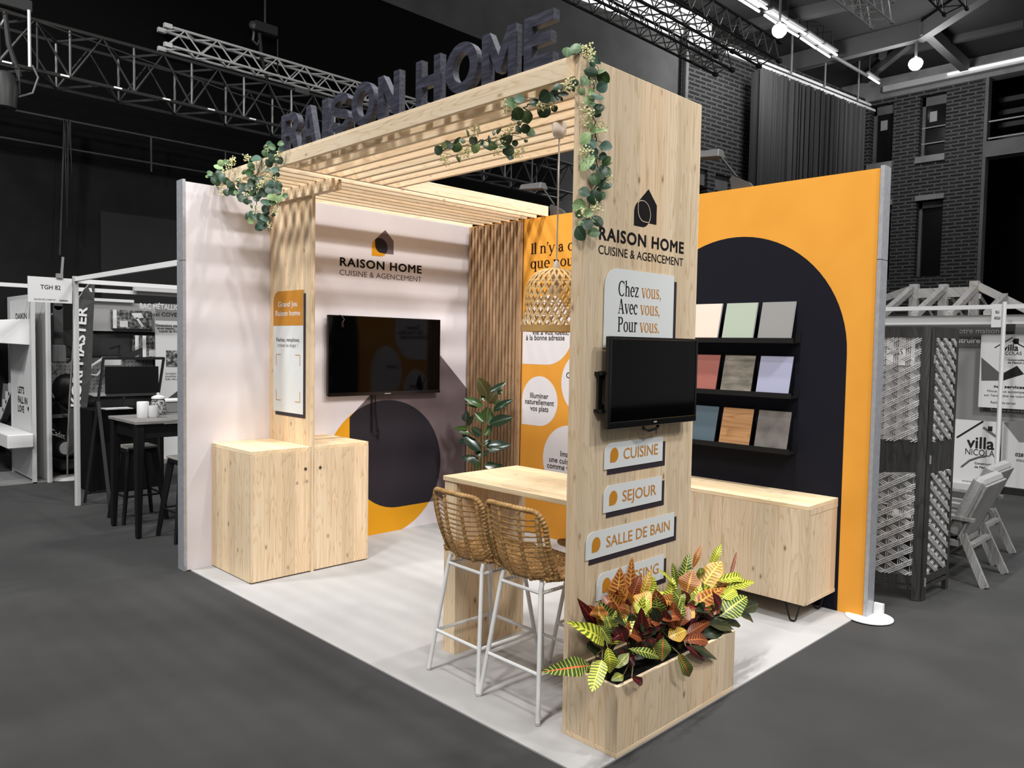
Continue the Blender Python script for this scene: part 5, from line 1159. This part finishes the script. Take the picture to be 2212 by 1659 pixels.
def saw(x, y, z, lab, vert=False):
    t = thing('chainsaw', (x, y, z), lab, 'chainsaw')
    if vert:
        obj('bar_cover', MB().box(x-.055, x+.055, y-.02, y+.02, z+.0, z+.52).tube([(x,y-.02,z+.52),(x,y+.02,z+.52)], .055, 14), g('saw_black', 66), t); obj('body', MB().box(x-.08, x+.08, y-.07, y+.07, z-.24, z), grey_mid, t, bevel=.02); obj('wall_hook', MB().box(x-.02, x+.02, y-.35, y-.02, z+.4, z+.43), grey_mid, t)
        obj('handle', MB().tube([(x-.1,y,z-.24),(x-.2,y,z-.14),(x-.14,y,z-.02),(x,y,z-.01)], .016, 8), grey_black, t)
    else:
        obj('body', MB().box(x-.02, x+.24, y-.07, y+.07, z, z+.14), grey_light, t, bevel=.025); obj('bar_cover', MB().bar((x, y, z+.10), (x-.40, y, z+.27), .03, .075), g('saw_black2', 36), t)
        obj('handle', MB().tube([(x+.24,y,z+.1),(x+.36,y,z+.02),(x+.42,y,z-.1),(x+.30,y,z-.12),(x+.2,y,z)], .018, 8), grey_white, t); obj('front_guard', MB().tube([(x+.02,y,z+.14),(x-.0,y,z+.3),(x+.12,y,z+.26)], .018, 8), grey_black, t)
q = at(126, 745, y=-5.7); saw(q.x, -5.7, q.z, 'chainsaw standing upright in a dark bar cover behind the posts', True); saw(1.50, -5.8, 1.40, 'pale chainsaw with a dark bar cover lying on the pegboard shelf')
# ride-on mower
wq = at(143, 968, y=-5.15)
mw = thing('ride_on_mower', (2.1, -5.3, 0), 'dark ride-on mower with a pale wheel behind the flag pole', 'mower')
obj('body', MB().hexa([(1.4,-5.95,.2),(2.4,-5.95,.2),(2.4,-5.3,.2),(1.4,-5.3,.2),(1.5,-5.85,.62),(2.25,-5.85,.72),(2.25,-5.4,.72),(1.5,-5.4,.62)]), g('mower_black', 18, .35, .5), mw, bevel=.04)
obj('seat', MB().ball((2.22,-5.65,1.12), .2, 14, 0, (.9,.5,1.0)).ball((2.10,-5.55,.93), .24, 14, 0, (1,.9,.5)), g('seat_black', 24, .4), mw, True)
wm = MB()
for wx, r in ((wq.x, .085),): wm.tube([(wx,-5.26,wq.z),(wx,-5.15,wq.z)], r+.012, 24)
obj('tyre', wm, ink, mw); obj('wheel_rim', MB().tube([(wq.x,-5.2,wq.z),(wq.x,-5.144,wq.z)], .082, 24), g('wheel_grey', 150), mw)
obj('deck', MB().box(1.5, 2.4, -5.85, -5.27, .06, .2), g('mower_dark', 40, .4), mw, bevel=.02)
obj('steering_arm', MB().tube([(2.35,-5.45,.9),(2.2,-5.35,.75),(1.8,-5.3,.62),(1.6,-5.3,1.0)], .02, 8), grey_black, mw)
cq, cr = at(111, 933, y=-5.25), at(140, 944, y=-5.25); m = MB(); text(m, Fr(cq, cr-cq, (0,0,1)), 'Cadet', 0, -.03, .075, (cr-cq).length, .0); obj('lettering', m, grey_light, mw)
# easel with monitor
es = thing('easel_stand', (2.3, -3.1, 0), 'black easel stand holding a dark flat monitor', 'easel')
for (u0, v0, u1, v1) in ((224, 772, 183, 1086), (354, 772, 338, 880)): obj('leg', MB().bar(at(u0, v0, y=-3.35), at(u1, v1, y=-3.24) if u1 < 200 else at(u1, v1, y=-3.35), .035, .02), black_matte, es)
q = at(338, 880, y=-3.35); obj('leg', MB().bar((q.x, -3.35, q.z+.01), (q.x-.02, -3.28, .0), .035, .02), black_matte, es)
obj('brace', MB().bar(at(212, 868, y=-3.27), at(238, 1098, y=-2.772), .035, .02), black_matte, es); obj('cross_bar', MB().bar(at(224, 774, y=-3.35), at(354, 774, y=-3.35), .03, .03), black_matte, es)
obj('lower_bar', MB().bar(at(190, 1066, y=-3.2), at(236, 1058, y=-2.85), .02, .02), black_matte, es)
a, b = at(228, 792, y=-3.32), at(342, 848, y=-3.32); mo = obj('monitor', MB().box(b.x, a.x, -3.345, -3.31, b.z, a.z), g('monitor_black', 12, .35), es); obj('lower_bezel', MB().box(b.x, a.x, -3.312, -3.305, b.z-.03, b.z), g('bezel_grey', 52, .4), mo)
a, b = at(198, 878, y=-3.75), at(345, 1015, y=-3.75)
tag(obj('draped_table', MB().box(b.x-.05, a.x, -4.3, -3.75, .0, .96), grey_deep), 'table hidden under a black cloth behind the easel', 'table')
tag(obj('leaflet', MB().box(2.0, 2.3, -4.0, -3.8, .961, .97), grey_white), 'white leaflet lying on the black draped table', 'leaflet')
q = at(220, 1022, z=.03); tag(obj('paper_dish', MB().lathe([(.0,.0),(.07,.005),(.10,.06),(.095,.06),(.06,.012)], (q.x, q.y, 0), 18), grey_white), 'white paper dish on the dark floor under the black table', 'dish')
# tall poster
a, b = at(335, 655, y=-5.55), at(400, 940, y=-5.55); po = thing('roll_up_poster', (a.x-.2, -5.55, 0), 'tall grey and white roll-up poster for metal sheets behind the left tables', 'poster')
FQ = FY(-5.54); x1 = a.x; obj('sheet', MB().box(x1-.85, x1, -5.56, -5.54, .06, a.z), g('poster_pale', 190), po); obj('base_case', MB().box(x1-.87, x1+.02, -5.62, -5.48, 0, .06), grey_mid, po); obj('header_print', MB().box(x1-.85, x1, -5.54, -5.538, at(340,692,y=-5.54).z, a.z), g('poster_grey', 122), po)
def pt_(par, txt, u, v, h, w, mt, bold=.02): 
    q = at(u, v, y=-5.535); m = MB(); text(m, FQ, txt, -q.x, q.z, h, w, bold, 1, .004); obj('lettering', m, mt, par)
pt_(po, 'BAC MÉTALLIQUE', 302, 666, .072, .66, grey_white); pt_(po, 'maxi COVER', 320, 682, .055, .46, ink, .012); pt_(po, 'Dimensions standard', 336, 705, .036, .42, ink); pt_(po, 'et sur mesure :', 340, 711, .034, .25, ink); pt_(po, 'à partir de 15 m²', 344, 717.5, .034, .29, ink)
pt_(po, 'Livraison et pose', 357.5, 809, .032, .30, soft_ink, .01); pt_(po, 'possibles chez vous', 357.5, 815, .032, .33, soft_ink, .01); pt_(po, 'avec nos partenaires', 357.5, 821, .032, .35, soft_ink, .01)
q = at(345, 850, y=-5.53); obj('roof_print', MB().prism([(q.x, -5.538, q.z-.16), (q.x-.30, -5.538, q.z+.06), (q.x-.62, -5.538, q.z-.16)], (0,.002,0)), g('print_dark', 60), po); q = at(362, 757, y=-5.53); obj('landscape_print', MB().box(q.x-.5, q.x+.02, -5.538, -5.536, q.z-.24, q.z), photo, po)
# bar table and stools of the neighbours
nb = thing('high_table', (2.48, -1.6, 0), 'high neighbour table with a grey wooden top and black tapered legs', 'table')
obj('top', MB().box(2.09, 2.85, -1.97, -1.24, 1.03, 1.06), wood('grey_table_top', 0, lin(140), lin(118), lin(84), .11, 3, .3), nb, bevel=.004)
for x, y in ((2.80,-1.30),(2.80,-1.91),(2.14,-1.30),(2.14,-1.91)):
    fx, fy_ = x + (.02 if x > 2.5 else -.02), y + (.02 if y > -1.6 else -.02)
    obj('leg', MB().bar((x,y,1.03), (fx,fy_,.0), .085, .085, (1,0,0), 0, .045, .045), black_metal, nb, bevel=.01)
obj('rail', MB().bar((2.80,-1.30,.96), (2.80,-1.91,.96), .02, .12, (0,0,1)).bar((2.14,-1.30,.96), (2.80,-1.30,.96), .02, .12, (0,0,1)), black_metal, nb)
def mstool(x, y, lab):
    t = thing('metal_stool', (x, y, 0), lab, 'stool', 'black metal stools')
    obj('seat', MB().box(x-.15, x+.15, y-.15, y+.15, .715, .74), wood('stool_seat', 1, lin(150), lin(122), lin(90), .1, 5, .2) if 'stool_seat' not in bpy.data.materials else bpy.data.materials['stool_seat'], t, bevel=.008)
    obj('seat_frame', MB().box(x-.145, x+.145, y-.145, y+.145, .675, .714), black_metal, t, bevel=.01)
    for sx, sy in ((1,1),(1,-1),(-1,1),(-1,-1)): obj('leg', MB().bar((x+sx*.12, y+sy*.12, .68), (x+sx*.205, y+sy*.205, .0), .06, .03, (sx, -sy, 0), 0, .035, .022), black_metal, t)
    for a, b in (((1,1),(1,-1)),((1,-1),(-1,-1)),((-1,-1),(-1,1)),((-1,1),(1,1))): obj('footrest', MB().tube([(x+a[0]*.175, y+a[1]*.175, .26), (x+b[0]*.175, y+b[1]*.175, .26)], .010, 6), black_metal, t)
mstool(2.535, -2.11, 'black metal stool with a wooden seat behind the high neighbour table'); mstool(2.445, -1.07, 'black metal stool with a wooden seat, half hidden by the white partition')
q = at(309, 902, z=1.06); tag(obj('canister', MB().lathe([(.0,.0),(.052,.0),(.054,.004),(.054,.145),(.05,.15),(.0,.15)], (q.x, q.y, 1.0605), 24), grey_white, smooth=True), 'white canister with a pen on the high table, leftmost of the pots', 'pot')
q = at(331, 902, z=1.06); tag(obj('cup', MB().lathe([(.0,.0),(.036,.0),(.043,.01),(.044,.112),(.041,.112),(.04,.02),(.0,.015)], (q.x, q.y, 1.0605), 24), grey_white, smooth=True), 'white footed cup standing in front of the glass jar', 'cup')
q = at(341, 897, z=1.06); jr = thing('glass_jar', (q.x-.02, q.y-.04, 1.0605), 'lidded glass jar of wrapped sweets on the high table', 'jar')
obj('body', MB().lathe([(.0,.0),(.062,.0),(.072,.02),(.072,.12),(.055,.15),(.055,.155)], (q.x-.02, q.y-.04, 1.061), 24), noisy('sweets_in_glass', lin(60), lin(170), 60, .15, 3, lo=.4, hi=.6), jr, True); obj('lid', MB().lathe([(.058,.156),(.064,.16),(.062,.175),(.03,.19),(.012,.195),(.018,.212),(.0,.218)], (q.x-.02, q.y-.04, 1.061), 24), grey_white, jr, True)
q = at(372, 890, z=1.06); sbx = thing('storage_box', (q.x, q.y, 1.0605), 'grey plastic storage box with a white lid on the high table', 'box')
obj('body', MB().box(q.x-.17, q.x+.1, q.y-.1, q.y+.1, 1.061, 1.17), grey_mid, sbx, bevel=.008); obj('lid', MB().box(q.x-.18, q.x+.11, q.y-.11, q.y+.11, 1.17, 1.195), grey_white, sbx, bevel=.006)

# ------------------------------------------------------------------ right side: screen, chairs, neighbour stand
fold = Vector((-.69, 4.17, 0)); lab = 'dark carved folding screen with cane lattice beside the amber wall end'
fs = thing('folding_screen', fold, lab, 'screen')
def lattice(mb, o, a, w, z0, z1, nrm):
    """three families of paired canes clipped to a rectangle"""
    hgt = z1-z0; sp_ = .092
    def clip(p, d):
        t0, t1 = -9., 9.
        for lo, hi, pp, dd in ((0, w, p[0], d[0]), (0, hgt, p[1], d[1])):
            if abs(dd) < 1e-9:
                if not lo <= pp <= hi: return None
            else:
                A, B = (lo-pp)/dd, (hi-pp)/dd
                if A > B: A, B = B, A
                t0, t1 = max(t0, A), min(t1, B)
        return (t0, t1) if t1-t0 > .02 else None
    for fi, ang in enumerate((90, 30, -30)):
        d = (math.cos(math.radians(ang)), math.sin(math.radians(ang))); n_ = (-d[1], d[0])
        for k in range(-14, 22):
            for j in (-.0125, 0, .0125):
                c = sp_*k*.866 + j; p = (n_[0]*c + (.02 if fi else 0), n_[1]*c)
                r = clip(p, d)
                if not r: continue
                P = [o + a*(p[0]+d[0]*t) + Vector((0,0,z0+p[1]+d[1]*t)) + nrm*(.013*(fi-1)) for t in r]
                mb.bar(P[0], P[1], .0062, .012, nrm)
for e, nm in ((Vector((-.47, 3.665, 0)), 'l'), (Vector((-1.1955, 4.1957, 0)), 'r')):
    a = (e-fold).normalized(); w = (e-fold).length; nrm = Vector((-a.y, a.x, 0))
    if nrm.dot(CAM-fold) < 0: nrm = -nrm
    def bb(s0, s1, z0, z1, th=.03): 
        return [fold + a*s0 - nrm*th/2 + Vector((0,0,z0)), fold + a*s1 - nrm*th/2 + Vector((0,0,z0)), fold + a*s1 + nrm*th/2 + Vector((0,0,z0)), fold + a*s0 + nrm*th/2 + Vector((0,0,z0)), fold + a*s0 - nrm*th/2 + Vector((0,0,z1)), fold + a*s1 - nrm*th/2 + Vector((0,0,z1)), fold + a*s1 + nrm*th/2 + Vector((0,0,z1)), fold + a*s0 + nrm*th/2 + Vector((0,0,z1))]
    pn = obj('screen_panel', MB().hexa(bb(.003, .062, 0, 1.98)).hexa(bb(w-.055, w, 0, 1.98)).hexa(bb(.062, w-.055, 1.90, 1.98)).hexa(bb(.062, w-.055, .075, .10)).hexa(bb(.062, w-.055, .12, .18)), dark_wood, fs)
    V = []; F = []; nseg = 10
    for k in range(nseg+1):
        s0 = .062 + (w-.117)*k/nseg; q_ = math.sin(math.pi*k/nseg*.5 if nm == 'r' else math.pi*(.5-.5*k/nseg))
        for zz, dn in ((.93-.05*(1-q_), -.012), (1.145+.02*q_, -.012), (1.145+.02*q_, .012), (.93-.05*(1-q_), .012)): V.append(fold + a*s0 + nrm*dn + Vector((0,0,zz)))
    for k in range(nseg):
        b_ = 4*k
        for i in range(4): F.append([b_+i, b_+(i+1) % 4, b_+4+(i+1) % 4, b_+4+i])
    obj('middle_board', MB().add(V, F) or None, dark_wood, pn) if False else None
    mb_ = MB(); mb_.add(V, F); obj('middle_board', mb_, dark_wood, pn)
    lt_ = MB(); lattice(lt_, fold + a*.062, a, w-.117, 1.15, 1.90, nrm); lattice(lt_, fold + a*.062, a, w-.117, .18, .92, nrm); obj('lattice', lt_, lattice_mat, pn)
hg = MB()
for z in (1.75, 1.03, .14): hg.tube([fold + Vector((.0, .028, z-.03)), fold + Vector((0, .028, z+.03))], .007, 8)
obj('hinge', hg, grey_mid, fs)
# lounge chairs seen from behind
P_bl, P_tl, P_tr, P_br = at(2060,1143,x=-1.42), at(2116,1050,x=-1.42), at(2186,1035,x=-2.0), at(2129.5,1129,x=-2.0)
def chair(): 
    t = thing('lounge_chair', (-1.68, 4.1, 0), 'grey cushioned wooden lounge chair beside the folding screen, nearer of the two', 'chair', 'grey lounge chairs')
    bl = Vector((-1.42, (P_bl.y+P_br.y)/2, .33)); zt = (P_tl.z+P_tr.z)/2; yt = (P_tl.y+P_tr.y)/2
    zt = max(.72, min(.95, zt)); yb = bl.y; lean = max(.18, yt-yb)
    up = Vector((0, lean, zt-.33)); un = up.normalized(); nb_ = Vector((0, -un.z, un.y))
    A, B = Vector((-1.42, yb, .33)), Vector((-1.99, yb, .33))
    obj('back_panel', MB().hexa([A, B, B + nb_*.02, A + nb_*.02, A + up, B + up, B + up + nb_*.02, A + up + nb_*.02]), chair_wood, t, bevel=.004)
    c0 = nb_*.022; c1_ = nb_*.115; e = up*1.06
    obj('back_cushion', MB().hexa([A + c0, B + c0, B + c1_, A + c1_, A + c0 + e, B + c0 + e, B + c1_ + e, A + c1_ + e]), cushion_mat, t, bevel=.025)
    obj('seat_cushion', MB().box(-1.99, -1.42, yb-.62, yb-.10, .33, .43), cushion_mat, t, bevel=.025)
    obj('seat_frame', MB().box(-2.0, -1.41, yb-.62, yb-.0, .28, .325), chair_wood, t)
    for x, fx in ((-1.43, -1.39), (-1.975, -1.976)):
        obj('rear_leg', MB().bar((x, yb+.02, .38), (fx, yb+.20, .0), .055, .035, (1,0,0)), chair_wood, t); obj('front_leg', MB().bar((x, yb-.56, .34), (x, yb-.66, .0), .05, .035, (1,0,0)), chair_wood, t)
        obj('arm', MB().bar((x, yb-.6, .52), (x, yb+.10, .50), .06, .025), chair_wood, t); obj('arm_post', MB().bar((x, yb-.58, .30), (x, yb-.58, .51), .045, .03, (1,0,0)), chair_wood, t)
    obj('rear_rail', MB().bar((-1.43, yb+.07, .29), (-1.975, yb+.07, .29), .045, .03), chair_wood, t)
    return t
ch = chair(); dup(ch, (-2.48, 3.98, 0), 0, 'grey cushioned wooden lounge chair beside the folding screen, farther of the two', 'grey lounge chairs')
# stand of the house builder
vx = -6.6; VP_ = lambda u, v, o=0: at(u, v, x=vx+o); FV = lambda o: Fr((vx+o, 0, 0), (0, 1, 0), (0, 0, 1))
def vrect(name, u0, v0, u1, v1, mt, par, o0, o1):
    a, b = VP_(u0, v0, o1), VP_(u1, v1, o1); return obj(name, MB().box(vx+o0, vx+o1, a.y, b.y, b.z, a.z), mt, par)
vw = thing('stand_back_wall', (vx, 2.6, 0), 'grey printed back wall of the stand behind the lounge chairs', 'wall panel')
a = VP_(1850, 700); b = VP_(2330, 700)
obj('wall_sheet', MB().box(vx-.05, vx, a.y, b.y, 0, a.z), g('villa_wall', 128), vw); vrect('header_print', 1850, 704, 2185, 752, g('villa_header', 92), vw, 0, .01)
vrect('corner_block', 2171, 697, 2190, 720, grey_dark, vw, .012, .08)
def vtext(par, txt, u0, v, u1, hpx, mt, o, bold=.02):
    p, q = VP_(u0, v, o), VP_(u1, v, o); h = hpx*depth(p)/FPX; m = MB(); text(m, FV(o), txt, p.y, p.z, h, q.y-p.y, bold, 1, .002); obj('lettering', m, mt, par)
vtext(vw, 'Votre maison', 2060, 720, 2158, 11, grey_light, .012, 0); vtext(vw, 'à construire', 2030, 740, 2117, 11, grey_white, .012, .025)
vrect('white_sheet', 1885, 725, 1975, 790, grey_white, vw, 0, .012); vtext(vw, 'NICOLAS', 1885, 765, 1950, 13, ink, .014, .0)
po1 = thing('upper_poster', VP_(2165, 1000), 'white service poster with a villa logo behind the white post', 'poster')
vrect('sheet', 2120, 722, 2330, 892, g('villa_poster', 205), po1, .10, .115)
m = MB(); pts = [VP_(2120,772,.117), VP_(2120,822,.117), VP_(2160,822,.117), VP_(2160,806,.117)]; m.prism([p for p in pts], (.002,0,0)); obj('grey_print', m, g('print_grey', 84), po1)
m = MB(); m.prism([VP_(2167,806,.117), VP_(2167,822,.117), VP_(2212,808,.117), VP_(2197,790,.117)], (.002,0,0)); obj('black_print', m, ink, po1)
m = MB(); m.bar(VP_(2149,751,.118), VP_(2187,729,.118), .012, .004, (1,0,0)).bar(VP_(2187,736,.118), VP_(2213,750,.118), .012, .004, (1,0,0)); q = VP_(2195,738,.118); m.box(q.x-.002, q.x+.002, q.y-.03, q.y+.03, q.z-.03, q.z+.04); obj('roof_mark', m, ink, po1)
vtext(po1, 'villa', 2167, 757, 2200, 13, ink, .118, .02); vtext(po1, 'NICOLAS', 2160, 766, 2207, 7, ink, .118, 0); vtext(po1, 'Construction', 2177, 779, 2215, 4, ink, .118, .015); vtext(po1, 'de Maison individuelle', 2177, 785, 2245, 4, ink, .118, .015)
vtext(po1, 'nos services', 2147, 837, 2214, 6, ink, .118, .03); vtext(po1, 'Nous vous accompagnons', 2133, 846, 2237, 4.6, soft_ink, .118, .01); vtext(po1, "sur l'ensemble de votre projet", 2126, 855, 2242, 4.6, soft_ink, .118, .01); vtext(po1, 'Recherche terrain', 2140, 871, 2194, 5, soft_ink, .118, .01); vtext(po1, 'Recherche de votre financement', 2140, 887, 2245, 5, soft_ink, .118, .01)
tag(po1, po1['label'], 'poster')
po2 = thing('roll_up_poster', VP_(2110, 1066), 'white roll-up poster with large villa lettering behind the lounge chairs', 'poster')
pz = VP_(2060, 905, .5).z; a, b = VP_(2052, 905, .5), VP_(2158, 905, .5)
obj('sheet', MB().box(vx+.48, vx+.50, a.y, b.y, .08, pz), g('villa_sheet', 200), po2); obj('base_case', MB().box(vx+.44, vx+.56, a.y, b.y, .0, .08), grey_light, po2)
vtext(po2, 'villa', 2088, 966, 2148, 24, ink, .502, .022); vtext(po2, 'NICOLAS', 2085, 981, 2156, 13, ink, .502, 0); vtext(po2, 'Construction', 2105, 1002, 2150, 4.5, ink, .502, .02); vtext(po2, 'de Maison individuelle', 2105, 1010, 2180, 4.5, ink, .502, .02); vtext(po2, 'www', 2078, 1040, 2100, 5, soft_ink, .502, 0)
m = MB(); m.bar(VP_(2067,945,.503), VP_(2124,910,.503), .022, .004, (1,0,0)); q = VP_(2139,926,.503); m.box(q.x-.002, q.x+.002, q.y-.025, q.y+.025, q.z-.03, q.z+.03); obj('roof_mark', m, ink, po2)
m = MB(); m.bar(VP_(2124,923,.503), VP_(2153,944,.503), .03, .004, (1,0,0)); obj('roof_slope_mark', m, soft_ink, po2)
m = MB(); m.tube([VP_(2077,1008,.504), VP_(2095,994,.504), VP_(2115,987,.504), VP_(2130,985,.504)], .012, 5); obj('swoosh_mark', m, soft_ink, po2)
po3 = thing('roll_up_poster', VP_(2190, 1066), 'grey and white roll-up poster at the right edge behind the chairs', 'poster')
a, b = VP_(2166, 905, .35), VP_(2290, 905, .35); obj('sheet', MB().box(vx+.33, vx+.35, a.y, b.y, .08, pz), g('villa_sheet2', 188), po3); obj('base_case', MB().box(vx+.29, vx+.42, a.y, b.y, .0, .08), ink, po3)
m = MB(); m.prism([VP_(2168,912,.352), VP_(2202,955,.352), VP_(2240,955,.352), VP_(2240,908,.352)], (.002,0,0)); obj('grey_print', m, g('print_mid', 112), po3); vtext(po3, '028', 2193, 985, 2211, 7, ink, .355, .02); vtext(po3, 'nicolas', 2196, 996, 2225, 6, ink, .355, 0)
post_y = VP_(2163, 800, .75).y
tag(obj('stand_post', MB().tube([(vx+.75, post_y, 0), (vx+.75, post_y, VP_(2163, 652, .75).z)], .026, 8), grey_white), 'white post in front of the villa posters at the right', 'post', 'white stand posts')
a, b = VP_(2143, 657, .8), VP_(2164, 707, .8)
sg2 = tag(obj('stand_sign', MB().box(vx+.79, vx+.80, a.y, b.y-.01, b.z, a.z), g('villa_sign', 205)), 'small pale sign hanging on the white post at the right', 'sign')
vtext(sg2, 'VILLA', 2150, 677, 2159, 6, ink, .802, .02); vtext(sg2, 'NICOLAS', 2148, 690, 2161, 6, ink, .802, .02)
a = VP_(1880, 665, .5); b = VP_(2330, 657, .5); tag(obj('stand_beam', MB().bar((vx+.5, a.y, VP_(2000,666,.5).z), (vx+.5, b.y, VP_(2000,666,.5).z), .05, .055), grey_white), 'thin white beam above the white fascia on the right', 'beam', 'white stand beams')
tag(obj('stand_fascia', MB().box(vx+.3, vx+.36, a.y, b.y, VP_(2050,701,.3).z, VP_(2050,682,.3).z), grey_white), 'white fascia board over the printed back wall on the right', 'fascia')
# timber roof frame behind
tx = -9.6; TP = lambda u, v, o=0: at(u, v, x=tx+o)
tf = thing('timber_frame', TP(2040, 690), 'pale timber roof frame rising behind the white fascia', 'roof frame')
for u, v in ((1976, 614), (2039, 614), (2106, 607)):
    q = TP(u, v, -.3); obj('king_post', MB().box(q.x-.06, q.x+.06, q.y-.07, q.y+.07, q.z-.6, q.z), timber, tf)
zr = TP(2040, 632, -.3); y0, y1 = TP(1976, 632, -.3).y, TP(2106, 632, -.3).y
obj('ridge_beam', MB().bar((tx-.3, y0, zr.z), (tx-.3, y1, zr.z), .06, .17), timber, tf)
obj('eave_beam', MB().bar((tx+1.6, TP(1880,684,1.6).y, TP(2050,690,1.6).z), (tx+1.6, TP(2300,684,1.6).y, TP(2050,690,1.6).z), .08, .12), timber, tf)
for (u, v), (u2, v2) in (((1970,624),(1904,682)), ((2040,622),(1975,682)), ((2108,620),(2050,682)), ((2170,640),(2132,680))):
    obj('rafter', MB().bar(TP(u, v, -.3), TP(u2, v2, 1.6), .10, .10), timber, tf)
for (u, v), (u2, v2) in (((1968,626),(1890,652)), ((2112,618),(2260,690))): obj('hip_rafter', MB().bar(TP(u, v, -.3), TP(u2, v2, -.6), .10, .13), timber, tf)
for (u, v), (u2, v2) in (((1985,640),(2010,685)), ((2048,640),(2075,685)), ((2112,640),(2140,685))): obj('rear_rafter', MB().bar(TP(u, v, -.3), TP(u2, v2, -1.6), .09, .09), timber, tf)
